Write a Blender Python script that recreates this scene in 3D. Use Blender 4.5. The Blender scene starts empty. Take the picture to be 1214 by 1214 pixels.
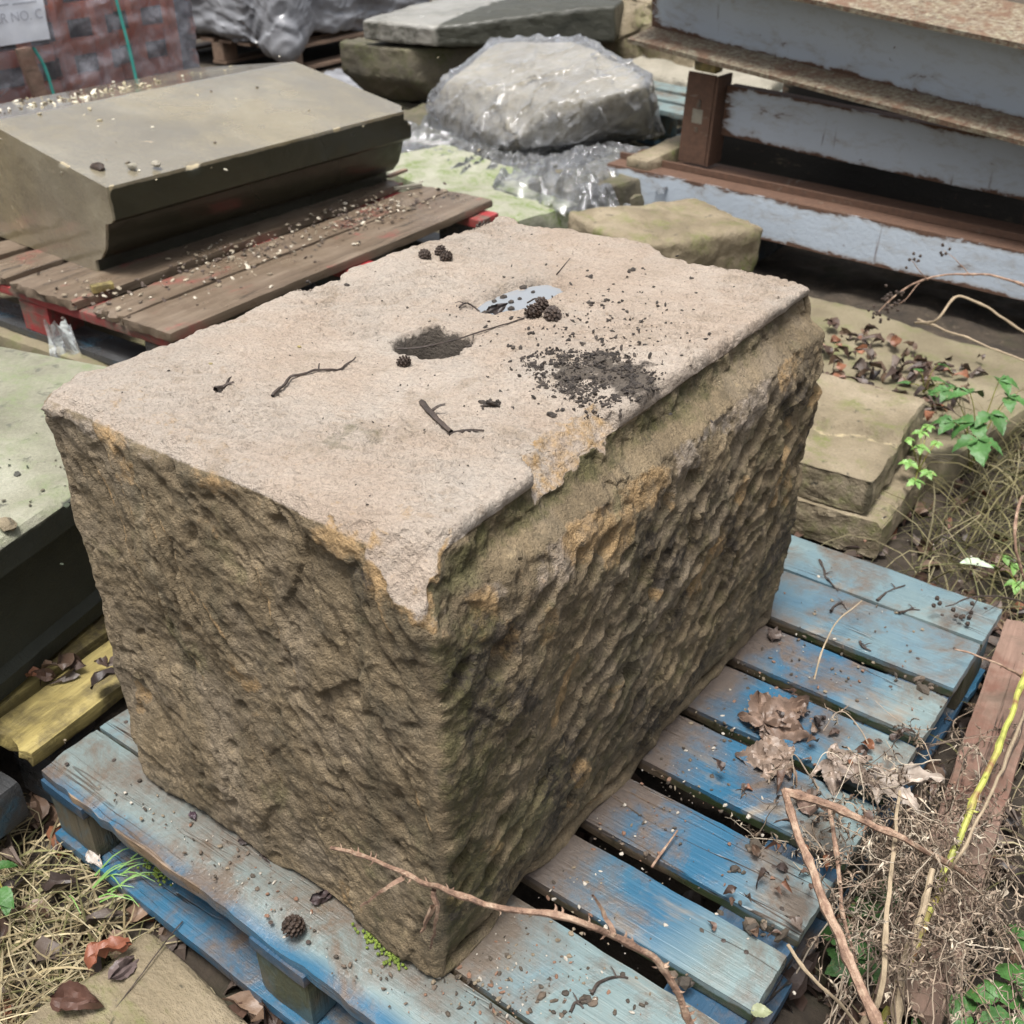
import bpy, bmesh, math, random
import numpy as np
from mathutils import Vector, Matrix, Euler

R = math.radians
PI = math.pi
random.seed(7)
rng = np.random.default_rng(7)
scene = bpy.context.scene
col = scene.collection

# ------------------------------------------------------------------ camera, world, sun, exposure
CAM = np.array([0.5474, -0.5890, 1.2997])
YAW, PITCH, ROLL, FPX = -0.65022, 0.55753, -0.0068, 1310.16
FW = np.array([math.cos(PITCH)*math.sin(YAW), math.cos(PITCH)*math.cos(YAW), -math.sin(PITCH)])
_r = np.cross(FW, [0, 0, 1]); _r /= np.linalg.norm(_r); _u = np.cross(_r, FW)
RT = math.cos(ROLL)*_r+math.sin(ROLL)*_u
UP = -math.sin(ROLL)*_r+math.cos(ROLL)*_u
cam = bpy.data.cameras.new('camera'); camo = bpy.data.objects.new('camera', cam); col.objects.link(camo)
M = Matrix.Identity(4)
for i in range(3):
    M[i][0], M[i][1], M[i][2], M[i][3] = RT[i], UP[i], -FW[i], CAM[i]
camo.matrix_world = M
cam.sensor_width = 36; cam.lens = FPX/1214*36; cam.clip_start = .02; cam.clip_end = 400
cam.dof.use_dof = True; cam.dof.focus_distance = 1.3; cam.dof.aperture_fstop = 9.5
scene.camera = camo

SUN_DIR = Vector((0.075, -0.25, 0.96)).normalized()     # towards the light
world = bpy.data.worlds.new('World'); scene.world = world; world.use_nodes = True
wn = world.node_tree; wn.nodes.clear()
sky = wn.nodes.new('ShaderNodeTexSky'); sky.sky_type = 'NISHITA'; sky.sun_disc = False
sky.sun_elevation = math.asin(SUN_DIR.z); sky.sun_rotation = math.atan2(SUN_DIR.x, SUN_DIR.y)
sky.air_density = 1.0; sky.dust_density = 6.0; sky.ozone_density = 1.0
hs = wn.nodes.new('ShaderNodeHueSaturation'); hs.inputs['Saturation'].default_value = .32
bg = wn.nodes.new('ShaderNodeBackground'); bg.inputs['Strength'].default_value = .10
wo = wn.nodes.new('ShaderNodeOutputWorld')
wn.links.new(sky.outputs[0], hs.inputs['Color']); wn.links.new(hs.outputs[0], bg.inputs['Color'])
wn.links.new(bg.outputs[0], wo.inputs['Surface'])

sl = bpy.data.lights.new('sun', 'SUN'); sl.energy = 2.7; sl.angle = R(18); sl.color = (1, .97, .93)
so = bpy.data.objects.new('sun', sl); col.objects.link(so)
so.rotation_euler = SUN_DIR.to_track_quat('Z', 'Y').to_euler(); so.location = SUN_DIR*20

vs = scene.view_settings
vs.view_transform = 'Standard'; vs.look = 'None'; vs.gamma = 1; vs.use_curve_mapping = False; vs.exposure = 0.92

# ------------------------------------------------------------------ pixel of the 1214 px photograph -> point on a real plane
def ray(px, py): return FW+RT*(px-607)/FPX-UP*(py-607)/FPX
def G(px, py, z=.75):
    d = ray(px, py); return CAM+d*(z-CAM[2])/d[2]
def GY(px, py, y):
    d = ray(px, py); return CAM+d*(y-CAM[1])/d[1]
def GX(px, py, x):
    d = ray(px, py); return CAM+d*(x-CAM[0])/d[0]

# ------------------------------------------------------------------ numeric noise
_rg = np.random.default_rng(11)
PERM = _rg.permutation(512); PERM = np.concatenate([PERM, PERM, PERM])
GRAD = _rg.normal(size=(512, 3)); GRAD /= np.linalg.norm(GRAD, axis=1)[:, None]
JIT = _rg.random((512, 3))
def pn(P, seed=0):
    P = np.asarray(P, float)+seed*17.137
    i = np.floor(P).astype(np.int64); f = P-i; u = f*f*f*(f*(f*6-15)+10); i &= 511
    out = np.zeros(len(P))
    for a in (0, 1):
        wx = u[:, 0] if a else 1-u[:, 0]
        ha = PERM[(i[:, 0]+a) & 511]
        for b in (0, 1):
            wy = wx*(u[:, 1] if b else 1-u[:, 1])
            hb = PERM[(ha+i[:, 1]+b) & 511]
            for c in (0, 1):
                w = wy*(u[:, 2] if c else 1-u[:, 2])
                g = GRAD[PERM[(hb+i[:, 2]+c) & 511]]
                out += w*(g[:, 0]*(f[:, 0]-a)+g[:, 1]*(f[:, 1]-b)+g[:, 2]*(f[:, 2]-c))
    return out*1.6
def fbm(P, s=1., o=4, seed=0, gain=.5):
    P = np.asarray(P, float)*s; t = np.zeros(len(P)); a = 1.
    for k in range(o):
        t += a*pn(P, seed+k*3.7); P = P*2.03; a *= gain
    return t
def worley(P, seed=0):
    P = np.asarray(P, float)+seed*9.31
    i = np.floor(P).astype(np.int64); best = np.full(len(P), 9.)
    for a in (-1, 0, 1):
        for b in (-1, 0, 1):
            for c in (-1, 0, 1):
                q = i+np.array([a, b, c])
                h = PERM[(PERM[(PERM[q[:, 0] & 511]+q[:, 1]) & 511]+q[:, 2]) & 511]
                d = ((q+JIT[h]-P)**2).sum(1)
                best = np.minimum(best, d)
    return np.sqrt(best)
def cell2(u, v, seed=0):
    """2-D cells: distance to the nearest point, border distance, and a random tilted facet per cell"""
    u = np.asarray(u, float)+seed*7.31; v = np.asarray(v, float)+seed*3.17
    iu, iv = np.floor(u).astype(np.int64), np.floor(v).astype(np.int64)
    b1 = np.full(len(u), 9.); b2 = np.full(len(u), 9.); H = np.zeros(len(u), int); du = np.zeros(len(u)); dv = np.zeros(len(u))
    for a in (-1, 0, 1):
        for b in (-1, 0, 1):
            h = PERM[(PERM[(iu+a) & 511]+iv+b) & 511]; x, y = u-(iu+a+JIT[h, 0]), v-(iv+b+JIT[h, 1]); d = x*x+y*y
            n1 = d < b1; b2 = np.where(n1, b1, np.minimum(b2, d)); b1 = np.where(n1, d, b1)
            H = np.where(n1, h, H); du = np.where(n1, x, du); dv = np.where(n1, y, dv)
    return np.sqrt(b1), np.sqrt(b2)-np.sqrt(b1), (JIT[H, 2]-.5)+.9*(GRAD[H, 0]*du+GRAD[H, 1]*dv)
def cell3(P, s=1., seed=0):
    """facets on any surface: mean of three projections"""
    P = np.asarray(P)*s; w = fbm(P, .8, 2, seed)*.35
    return (cell2(P[:, 0]+w+.6*P[:, 2], P[:, 1]-.6*P[:, 2]+w, seed)[2]+cell2(P[:, 1]+w+.5*P[:, 0], P[:, 2]-.5*P[:, 0], seed+3)[2])*.6
def sst(a, b, x):
    t = np.clip((x-a)/(b-a), 0, 1); return t*t*(3-2*t)

# ------------------------------------------------------------------ mesh helpers
def box_grid(size, n):
    n = [max(1, int(round(k))) for k in n]
    V, Q = [], []; base = 0
    for ax in range(3):
        a, b = (ax+1) % 3, (ax+2) % 3
        I, J = np.meshgrid(np.arange(n[a]+1), np.arange(n[b]+1), indexing='ij')
        idx = (np.arange(n[a])[:, None]*(n[b]+1)+np.arange(n[b])[None]).ravel()
        quad = np.stack([idx, idx+n[b]+1, idx+n[b]+2, idx+1], 1)
        for end in (0, n[ax]):
            v = np.zeros((I.size, 3), int); v[:, a] = I.ravel(); v[:, b] = J.ravel(); v[:, ax] = end
            V.append(v); Q.append((quad if end else quad[:, ::-1])+base); base += len(v)
    V = np.concatenate(V); Q = np.concatenate(Q)
    key = (V[:, 0]*(n[1]+1)+V[:, 1])*(n[2]+1)+V[:, 2]
    _, first, inv = np.unique(key, return_index=True, return_inverse=True)
    return V[first]/np.array(n)*np.array(size), inv.reshape(-1)[Q]

class MB:
    def __init__(s): s.v = []; s.f = []; s.n = 0; s.c = []
    def add(s, V, F, c=None):
        V = np.asarray(V, float).reshape(-1, 3); s.v.append(V)
        F = F if isinstance(F, list) else [F]
        for f in F: s.f.append(np.asarray(f)+s.n)
        s.n += len(V)
        if c is not None: s.c.append(np.tile(np.asarray(c, float), (len(V), 1)))
        return s
    def build(s, name, mat, parent=None, smooth=True, attr=None):
        if s.c: attr = np.concatenate(s.c)
        return mesh_obj(name, np.concatenate(s.v), s.f, mat, parent, smooth, attr)

def mesh_obj(name, V, F, mat, parent=None, smooth=True, attr=None, sharp=40):
    F = F if isinstance(F, list) else [F]
    V = np.asarray(V, float)
    me = bpy.data.meshes.new(name)
    me.vertices.add(len(V)); me.vertices.foreach_set('co', V.ravel().astype(np.float32))
    loops = np.concatenate([np.asarray(f).ravel() for f in F]).astype(np.int32)
    tot = np.concatenate([np.full(len(f), np.asarray(f).shape[1]) for f in F]).astype(np.int32)
    st = np.concatenate([[0], np.cumsum(tot)[:-1]]).astype(np.int32)
    me.loops.add(len(loops)); me.polygons.add(len(tot))
    me.loops.foreach_set('vertex_index', loops)
    me.polygons.foreach_set('loop_start', st)
    me.polygons.foreach_set('use_smooth', np.full(len(tot), bool(smooth)))
    if attr is not None:
        A = np.ones((len(V), 4), np.float32); A[:, :attr.shape[1]] = attr
        at = me.color_attributes.new('mask', 'FLOAT_COLOR', 'POINT'); at.data.foreach_set('color', A.ravel())
    me.update(calc_edges=True); me.validate()
    if smooth and sharp and len(V) < 100000: me.set_sharp_from_angle(angle=R(sharp))
    me.materials.append(mat)
    o = bpy.data.objects.new(name, me); col.objects.link(o)
    if parent is not None: o.parent = parent
    return o

def tag(o, label=None, cat=None, group=None, kind=None):
    if label: o['label'] = label
    if cat and not kind: kind = 'thing'
    if cat: o['category'] = cat
    if group: o['group'] = group
    if kind: o['kind'] = kind
    return o
def thing(name, label, cat, loc=(0, 0, 0), rot=(0, 0, 0), group=None):
    o = bpy.data.objects.new(name, None); o.empty_display_size = .05; col.objects.link(o)
    o.location = loc; o.rotation_euler = rot
    return tag(o, label, cat, group)
def copy_tree(o, parent=None):
    c = o.copy(); col.objects.link(c); c.parent = parent
    for ch in list(o.children): copy_tree(ch, c)
    return c

def rbox(size, step, r=.004, amp=.0, sc=8, seed=0, warp=None):
    """rounded, noisy box standing on z=0, x/y from 0"""
    n = [max(1, s/step) if not isinstance(step, (tuple, list)) else max(1, s/t) for s, t in zip(size, step if isinstance(step, (tuple, list)) else (step,)*3)]
    V, Q = box_grid(size, n)
    S = np.array(size)
    rr = (r*(1+.7*fbm(V+seed, 11, 3, seed)))[:, None].clip(r*.2, min(size)*.45)
    c = np.clip(V, rr, S-rr); nn = V-c; nn /= np.maximum(np.linalg.norm(nn, axis=1), 1e-9)[:, None]
    p = c+nn*rr
    if amp: p = p+nn*(amp*fbm(p+seed, sc, 5, seed+2, .55)+(.55*amp*cell3(p+seed, sc*2.2, seed) if amp > .0045 else 0))[:, None]
    if warp: p = warp(p)
    return p, Q

def tube(pts, rad, sides=5, cap=True):
    pts = np.asarray(pts, float); n = len(pts)
    rad = np.full(n, rad) if np.isscalar(rad) else np.asarray(rad)
    t = np.gradient(pts, axis=0); t /= np.maximum(np.linalg.norm(t, axis=1), 1e-9)[:, None]
    a = np.cross(t[0], [0.3, .2, 1.]); a /= np.linalg.norm(a)
    V = np.zeros((n, sides, 3)); an = np.arange(sides)*2*PI/sides
    for k in range(n):
        a = a-t[k]*(a@t[k]); a /= max(np.linalg.norm(a), 1e-9); b = np.cross(t[k], a)
        V[k] = pts[k]+rad[k]*(np.cos(an)[:, None]*a+np.sin(an)[:, None]*b)
    i = np.arange((n-1)*sides); row, c = i//sides, i % sides; c2 = (c+1) % sides
    F = np.stack([row*sides+c, row*sides+c2, (row+1)*sides+c2, (row+1)*sides+c], 1)
    return V.reshape(-1, 3), F
def spline(P, n):
    """Catmull-Rom through the points"""
    P = np.asarray(P, float); Pp = np.concatenate([[2*P[0]-P[1]], P, [2*P[-1]-P[-2]]])
    u = np.linspace(0, len(P)-1-1e-6, n); k = u.astype(int); t = (u-k)[:, None]
    a, b, c, d = Pp[k], Pp[k+1], Pp[k+2], Pp[k+3]
    return .5*((2*b)+(c-a)*t+(2*a-5*b+4*c-d)*t*t+(3*b-a-3*c+d)*t**3)

def blob(r, seed, amp=.35, sub=1):
    """small irregular lump"""
    key = ('ico', sub)
    if key not in CACHE:
        bm = bmesh.new(); bmesh.ops.create_icosphere(bm, subdivisions=sub, radius=1)
        CACHE[key] = (np.array([v.co[:] for v in bm.verts]), np.array([[v.index for v in f.verts] for f in bm.faces])); bm.free()
    V, F = CACHE[key]
    return V*(np.asarray(r)*(1+amp*pn(V*1.3+seed*3.1, seed % 50))[:, None]), F
CACHE = {}

def rotm(rx, ry, rz): return np.array(Euler((rx, ry, rz)).to_matrix())

# ------------------------------------------------------------------ materials
def newmat(name):
    m = bpy.data.materials.new(name); m.use_nodes = True; t = m.node_tree; t.nodes.clear()
    return m, T(t)
class T:
    def __init__(s, t):
        s.t = t; s.out = s.nd('ShaderNodeOutputMaterial'); s.p = s.nd('ShaderNodeBsdfPrincipled')
        s.t.links.new(s.p.outputs[0], s.out.inputs[0]); s._v = None
    def nd(s, ty, ins=None, **kw):
        n = s.t.nodes.new(ty)
        for k, v in kw.items(): setattr(n, k, v)
        for k, v in (ins or {}).items(): s.set(n.inputs[k], v)
        return n
    def set(s, sock, v):
        if isinstance(v, bpy.types.NodeSocket): s.t.links.new(v, sock)
        elif isinstance(v, (tuple, list)) and len(v) == 3 and sock.type == 'RGBA': sock.default_value = (*v, 1)
        else: sock.default_value = v
    def pin(s, **kw):
        for k, v in kw.items(): s.set(s.p.inputs[k.replace('_', ' ')], v)
    def vec(s):
        if s._v is None:
            tc = s.nd('ShaderNodeTexCoord'); oi = s.nd('ShaderNodeObjectInfo')
            a = s.nd('ShaderNodeMath', {0: oi.outputs['Random'], 1: 37.}, operation='MULTIPLY')
            s._v = s.nd('ShaderNodeVectorMath', {0: tc.outputs['Object'], 1: a.outputs[0]}, operation='ADD').outputs[0]
            s.rand = oi.outputs['Random']
        return s._v
    def sv(s, sc): return s.nd('ShaderNodeVectorMath', {0: s.vec(), 1: sc}, operation='MULTIPLY').outputs[0]
    def noise(s, scale, detail=4, rough=.55, dist=0, vec=None):
        return s.nd('ShaderNodeTexNoise', {'Vector': vec or s.vec(), 'Scale': scale, 'Detail': detail, 'Roughness': rough, 'Distortion': dist}).outputs['Fac']
    def vor(s, scale, vec=None): return s.nd('ShaderNodeTexVoronoi', {'Vector': vec or s.vec(), 'Scale': scale}).outputs['Distance']
    def ramp(s, f, stops):
        n = s.nd('ShaderNodeValToRGB', {0: f}); e = n.color_ramp.elements
        while len(e) < len(stops): e.new(.5)
        for k, (p, c) in enumerate(stops):
            e[k].position = p; e[k].color = (*c, 1) if len(c) == 3 else c
        return n.outputs[0]
    def mr(s, f, a, b, c=0., d=1.): return s.nd('ShaderNodeMapRange', {0: f, 1: a, 2: b, 3: c, 4: d}, clamp=True).outputs[0]
    def math(s, op, a, b=0.): return s.nd('ShaderNodeMath', {0: a, 1: b}, operation=op, use_clamp=False).outputs[0]
    def mix(s, f, a, b, mode='MIX'):
        n = s.nd('ShaderNodeMix', data_type='RGBA', blend_type=mode)
        s.set(n.inputs['Factor'], f); s.set(n.inputs[6], a); s.set(n.inputs[7], b); return n.outputs[2]
    def bump(s, h, strength=.3, dist=.01, prev=None):
        ins = {'Height': h, 'Strength': strength, 'Distance': dist}
        if prev is not None: ins['Normal'] = prev
        return s.nd('ShaderNodeBump', ins).outputs[0]
    def attr(s):
        a = s.nd('ShaderNodeAttribute', attribute_name='mask'); sp = s.nd('ShaderNodeSeparateColor', {0: a.outputs['Color']})
        return a.outputs['Color'], sp.outputs[0], sp.outputs[1], sp.outputs[2], a.outputs['Alpha']
    def up(s):
        g = s.nd('ShaderNodeNewGeometry'); return s.nd('ShaderNodeSeparateXYZ', {0: g.outputs['Normal']}).outputs[2]

def stone_mat(name, cols, sc=5, bump=.5, rough=.85, moss=None, mossamt=.5, spot=None, spotamt=.6, wet=None, grain=180, wetcol=None, front=None, coat=0):
    m, t = newmat(name)
    n1 = t.noise(sc, 8, .62, .3); c = t.ramp(n1, [(.25+.5*k/(len(cols)-1), q) for k, q in enumerate(cols)])
    n2 = t.noise(grain, 3, .7); c = t.mix(.55, c, t.ramp(n2, [(.25, (.45, .45, .45)), (.75, (1., 1., 1.))]), 'MULTIPLY')
    if spot:
        f = t.mr(t.noise(sc*5, 6, .65, .5), spotamt, spotamt+.06); c = t.mix(f, c, spot)
    if moss:
        f = t.mr(t.noise(sc*2.3, 7, .65, .4), mossamt-.1, mossamt+.12); f2 = t.mr(t.noise(sc*14, 4, .6), .3, .6)
        c = t.mix(t.math('MULTIPLY', f, f2), c, moss)
    rg = rough
    if wet:
        w = t.mr(t.noise(sc*.8, 4, .6), wet-.08, wet+.1); rg = t.mix(w, (rough,)*3, (.12,)*3)
        c = t.mix(t.math('MULTIPLY', w, .45), c, wetcol or (.04, .04, .035))
    if front:      # darker tone over the masked front of the stone
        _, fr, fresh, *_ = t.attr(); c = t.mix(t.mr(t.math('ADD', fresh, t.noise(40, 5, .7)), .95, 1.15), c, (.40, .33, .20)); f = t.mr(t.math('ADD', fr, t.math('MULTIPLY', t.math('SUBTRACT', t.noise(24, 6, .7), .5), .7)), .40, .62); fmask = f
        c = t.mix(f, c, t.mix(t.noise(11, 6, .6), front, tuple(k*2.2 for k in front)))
    if coat:
        t.set(t.p.inputs['Coat Weight'], t.mr(fmask, 0., 1., coat, coat*.12)); t.p.inputs['Coat Roughness'].default_value = .12; t.p.inputs['Coat IOR'].default_value = 2.1
    h = t.math('ADD', t.noise(sc*6, 8, .65), t.math('MULTIPLY', n2, .35))
    t.pin(Base_Color=c, Roughness=rg, Normal=t.bump(h, bump, .012))
    return m

def wood_mat(name, wood, paint=None, amt=.5, ax=0, rough=.7, dirt=(.07, .05, .035), dirtamt=.6, useattr=False, paint2=None, wornsc=6):
    m, t = newmat(name)
    s = [40., 40., 40.]; s[ax] = 2.5
    gv = t.sv(tuple(s)); g = t.noise(1., 6, .65, .6, gv)
    s2 = [180., 180., 180.]; s2[ax] = 5.
    g2 = t.noise(1., 4, .7, .2, t.sv(tuple(s2)))
    c = t.ramp(g, [(.28+.44*k/(len(wood)-1), q) for k, q in enumerate(wood)])
    c = t.mix(.45, c, t.ramp(g2, [(.3, (.45, .42, .4)), (.65, (1., 1., 1.))]), 'MULTIPLY')
    if paint:
        pm = t.noise(wornsc, 7, .65, .5); pm = t.math('ADD', pm, t.math('MULTIPLY', t.math('SUBTRACT', g, .5), .35))
        f = t.mr(pm, amt-.06, amt+.06)
        pf = t.mr(t.noise(4.5, 5, .6), .35, .68)
        if useattr: pf = t.mr(t.math('ADD', t.attr()[4], t.math('MULTIPLY', t.math('SUBTRACT', t.noise(5, 7, .65), .5), .9)), .2, .8)
        pc = t.mix(pf, paint, paint2 or paint)
        pc = t.mix(.5, pc, t.ramp(g2, [(.25, (.72, .72, .72)), (.7, (1., 1., 1.))]), 'MULTIPLY')
        c = t.mix(f, c, pc)
    d = t.mr(t.noise(9, 8, .7, .3), dirtamt-.05, dirtamt+.12)
    s3 = [26., 26., 26.]; s3[ax] = 1.4; ck = t.math('ABSOLUTE', t.math('SUBTRACT', t.noise(1., 3, .5, .3, t.sv(tuple(s3))), .5)); ck = t.math('MULTIPLY', t.mr(ck, .010, .003), t.mr(t.noise(3.2, 3), .5, .6))
    kn = t.mr(t.vor(1., t.sv(tuple((2.6 if k == ax else 7.) for k in range(3)))), .10, .05); c = t.mix(t.math('MULTIPLY', kn, .6), c, (.06, .045, .03))
    c = t.mix(ck, c, (.018, .016, .014))
    if useattr:
        _, r_, g_, b_, a_ = t.attr()
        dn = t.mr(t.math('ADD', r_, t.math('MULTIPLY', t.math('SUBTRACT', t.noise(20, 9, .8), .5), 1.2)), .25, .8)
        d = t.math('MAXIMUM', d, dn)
        c = t.mix(t.mr(t.math('ADD', g_, t.math('MULTIPLY', t.math('SUBTRACT', g, .5), .9)), .45, .6), c, (.30, .21, .13))
        c = t.mix(t.mr(t.math('ADD', b_, t.math('MULTIPLY', t.math('SUBTRACT', t.noise(30, 6, .7), .5), 1.)), .45, .62), c, (.035, .05, .022))
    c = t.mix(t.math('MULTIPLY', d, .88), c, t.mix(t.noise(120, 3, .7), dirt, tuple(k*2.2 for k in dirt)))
    h = t.math('ADD', t.math('MULTIPLY', g, .6), t.math('MULTIPLY', g2, .5))
    h = t.math('ADD', h, t.math('MULTIPLY', d, t.math('MULTIPLY', t.noise(90, 4, .7), .6)))
    h = t.math('SUBTRACT', h, t.math('MULTIPLY', ck, 1.2)); rr = t.mr(t.noise(7, 4, .6), .35, .7, rough-.26, rough+.12)
    t.pin(Base_Color=c, Roughness=rr, Normal=t.bump(h, .5, .006))
    return m

def simple_mat(name, cols, sc=20, rough=.7, bump=.3, spec=.5, trans=None):
    m, t = newmat(name)
    n = t.noise(sc, 5, .6); c = t.ramp(n, [(.3+.4*k/max(1, len(cols)-1), q) for k, q in enumerate(cols)])
    t.pin(Base_Color=c, Roughness=rough, Normal=t.bump(t.noise(sc*4, 4, .6), bump, .003))
    t.p.inputs['Specular IOR Level'].default_value = spec
    return m
def attr_mat(name, rough=.7, sc=60, bump=.3, sheen=None):
    """colour from the mesh's own attribute, with fine mottling"""
    m, t = newmat(name); c, *_ = t.attr()
    c = t.mix(.6, c, t.ramp(t.noise(sc, 4, .65), [(.3, (.5, .5, .5)), (.7, (1.15, 1.15, 1.15))]), 'MULTIPLY')
    t.pin(Base_Color=c, Roughness=rough, Normal=t.bump(t.noise(sc*2, 4, .6), bump, .003)); return m

MAT = {}
def hero_stone():
    m, t = newmat('sandstone_hewn')
    _, top, och, alg_shade, dirt = t.attr()  # last two channels also carry painted shade on the right face
    v = t.vec()
    n = t.noise(7, 8, .62, .3); fine = t.noise(260, 3, .75); mid = t.noise(55, 6, .7)
    cs = t.ramp(n, [(.28, (.088, .066, .040)), (.44, (.165, .126, .076)), (.60, (.24, .184, .112)), (.76, (.36, .285, .185))])
    cs = t.mix(t.mr(t.noise(16, 7, .68, .4), .53, .68), cs, (.105, .085, .055))
    cs = t.mix(t.mr(t.noise(4, 6, .65, .5), .50, .64, 0, .75), cs, (.235, .19, .135))
    cs = t.mix(t.mr(t.noise(9, 6, .6, .6), .58, .72), cs, (.16, .14, .07))
    cs = t.mix(t.mr(t.noise(34, 7, .72, .4), .60, .68, 0, .8), cs, (.36, .28, .17))
    cs = t.mix(t.mr(t.noise(22, 7, .72, .8), .60, .68, 0, .7), cs, (.075, .058, .042))
    cs = t.mix(t.mr(t.noise(1, 6, .65, .4, t.sv((16., 16., 1.8))), .54, .68, 0, .7), cs, (.085, .072, .045))
    cs = t.mix(t.mr(t.noise(1, 6, .65, .4, t.sv((11., 11., 1.3))), .60, .70, 0, .55), cs, (.27, .225, .15))
    ct = t.ramp(t.noise(5, 8, .6, .2), [(.28, (.295, .23, .175)), (.45, (.36, .29, .23)), (.6, (.40, .335, .275)), (.75, (.435, .375, .32))])
    ct = t.mix(t.mr(t.noise(4.5, 7, .68, .4), .46, .62, 0, .55), ct, (.36, .33, .29))
    ct = t.mix(t.mr(t.noise(13, 7, .7, .3), .54, .66), ct, (.30, .245, .19))
    ct = t.mix(t.mr(t.noise(28, 7, .7, .6), .62, .72, 0, .8), ct, (.27, .20, .135))
    ct = t.mix(t.mr(t.noise(1, 5, .65, .4, t.sv((60., 130., 60.))), .64, .70, 0, .55), ct, (.16, .125, .09))
    ct = t.mix(t.mr(t.noise(95, 3, .6), .68, .72, 0, .6), ct, (.12, .095, .07))
    tm = t.mr(t.math('ADD', top, t.math('MULTIPLY', t.math('SUBTRACT', mid, .5), .9)), .38, .62)
    c = t.mix(tm, cs, ct)
    om = t.mr(t.math('ADD', och, t.math('MULTIPLY', t.math('SUBTRACT', mid, .5), 1.1)), .42, .66)
    c = t.mix(om, c, t.mix(t.noise(45, 6, .7), (.24, .15, .066), (.46, .32, .17)))
    am = t.mr(t.math('ADD', alg_shade, t.math('MULTIPLY', t.math('SUBTRACT', t.noise(35, 7, .7), .5), 1.2)), .42, .72)
    c = t.mix(t.math('MULTIPLY', am, .8), c, t.mix(t.noise(60, 4, .6), (.045, .042, .018), (.10, .095, .03)))
    dm = t.mr(t.math('ADD', dirt, t.math('MULTIPLY', t.math('SUBTRACT', t.noise(48, 7, .75), .5), 1.3)), .55, .72)
    c = t.mix(t.math('MULTIPLY', dm, .85), c, (.045, .036, .028))
    c = t.mix(.7, c, t.ramp(fine, [(.22, (.42, .41, .40)), (.5, (.95, .95, .95)), (.8, (1.25, 1.22, 1.18))]), 'MULTIPLY')
    h = t.math('ADD', t.math('MULTIPLY', mid, 1.), t.math('MULTIPLY', fine, .7))
    flake = t.noise(1, 6, .68, .5, t.sv((42., 75., 42.)))
    nb = t.bump(h, 1., .0075); nb = t.bump(flake, .28, .005, nb)
    t.pin(Base_Color=c, Roughness=t.mr(t.noise(12, 4), .3, .7, .72, .92), Normal=nb)
    t.p.inputs['Specular IOR Level'].default_value = .35
    return m
MAT['hero'] = hero_stone()
BW = [(.16, .14, .11), (.24, .21, .17), (.33, .29, .23)]
MAT['blue'] = wood_mat('weathered_blue_wood', BW, (.028, .105, .18), .36, 0, .46, dirtamt=.51, useattr=True, paint2=(.16, .215, .215))
MAT['blue_y'] = wood_mat('weathered_blue_wood_lengthwise', BW, (.022, .062, .11), .36, 1, .6, dirtamt=.56, useattr=True, paint2=(.045, .10, .14))
MAT['blueblock'] = wood_mat('mossy_blue_block', [(.09, .075, .05), (.14, .12, .08)], (.06, .12, .15), .52, 2, .8, dirt=(.03, .032, .014), dirtamt=.5)
MAT['red_y'] = wood_mat('worn_red_plank', [(.085, .062, .042), (.15, .112, .078), (.20, .158, .115)], (.22, .06, .05), .64, 1, .5, dirtamt=.55)
MAT['red_x'] = wood_mat('red_painted_beam', [(.12, .085, .065), (.19, .14, .11)], (.36, .035, .04), .47, 0, .55, dirtamt=.62, paint2=(.22, .05, .045))
MAT['yellowwood'] = wood_mat('yellowed_mossy_timber', [(.14, .11, .04), (.32, .26, .10), (.44, .36, .14)], None, .5, 1, .5, dirt=(.035, .028, .018), dirtamt=.54)
MAT['greywood'] = wood_mat('wet_dark_timber', [(.04, .042, .045), (.075, .075, .075)], (.03, .07, .10), .6, 0, .4)
MAT['palewood'] = wood_mat('raw_pallet_wood', [(.15, .10, .07), (.25, .17, .12), (.3, .21, .15)], None, .5, 1, .75, dirtamt=.6)
MAT['redplank'] = wood_mat('reddish_worn_plank', [(.13, .085, .065), (.22, .14, .105), (.3, .2, .15)], (.15, .075, .052), .58, 1, .75, dirtamt=.52)
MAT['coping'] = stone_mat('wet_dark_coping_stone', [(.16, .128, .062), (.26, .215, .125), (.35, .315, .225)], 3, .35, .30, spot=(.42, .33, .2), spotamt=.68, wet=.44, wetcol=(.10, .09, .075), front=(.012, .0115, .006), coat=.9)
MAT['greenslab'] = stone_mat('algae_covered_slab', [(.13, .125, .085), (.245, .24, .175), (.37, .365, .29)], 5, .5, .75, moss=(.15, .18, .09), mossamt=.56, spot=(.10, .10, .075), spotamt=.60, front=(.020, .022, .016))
MAT['mossyslab'] = stone_mat('mossy_slab', [(.24, .24, .17), (.38, .38, .30)], 5, .6, .8, moss=(.10, .155, .022), mossamt=.53)
MAT['yorkstone'] = stone_mat('buff_walling_stone', [(.125, .10, .06), (.235, .19, .12), (.36, .30, .21)], 6, .8, .7, moss=(.12, .14, .03), mossamt=.60, spot=(.07, .06, .04), spotamt=.62, front=(.05, .042, .024))
MAT['darkstone'] = stone_mat('soot_dark_stone', [(.055, .05, .035), (.11, .095, .065), (.17, .145, .095)], 5, .5, .75, moss=(.06, .065, .02), mossamt=.55, spot=(.4, .34, .2), spotamt=.71)
MAT['greystone'] = stone_mat('grey_flat_stone', [(.15, .135, .10), (.25, .23, .18), (.34, .31, .25)], 5, .4, .7, spot=(.12, .11, .08), spotamt=.64)
MAT['wetgrey'] = stone_mat('damp_grey_stone', [(.13, .11, .075), (.25, .22, .16), (.38, .34, .255)], 4, .4, .5, spot=(.44, .40, .31), spotamt=.64)
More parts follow.
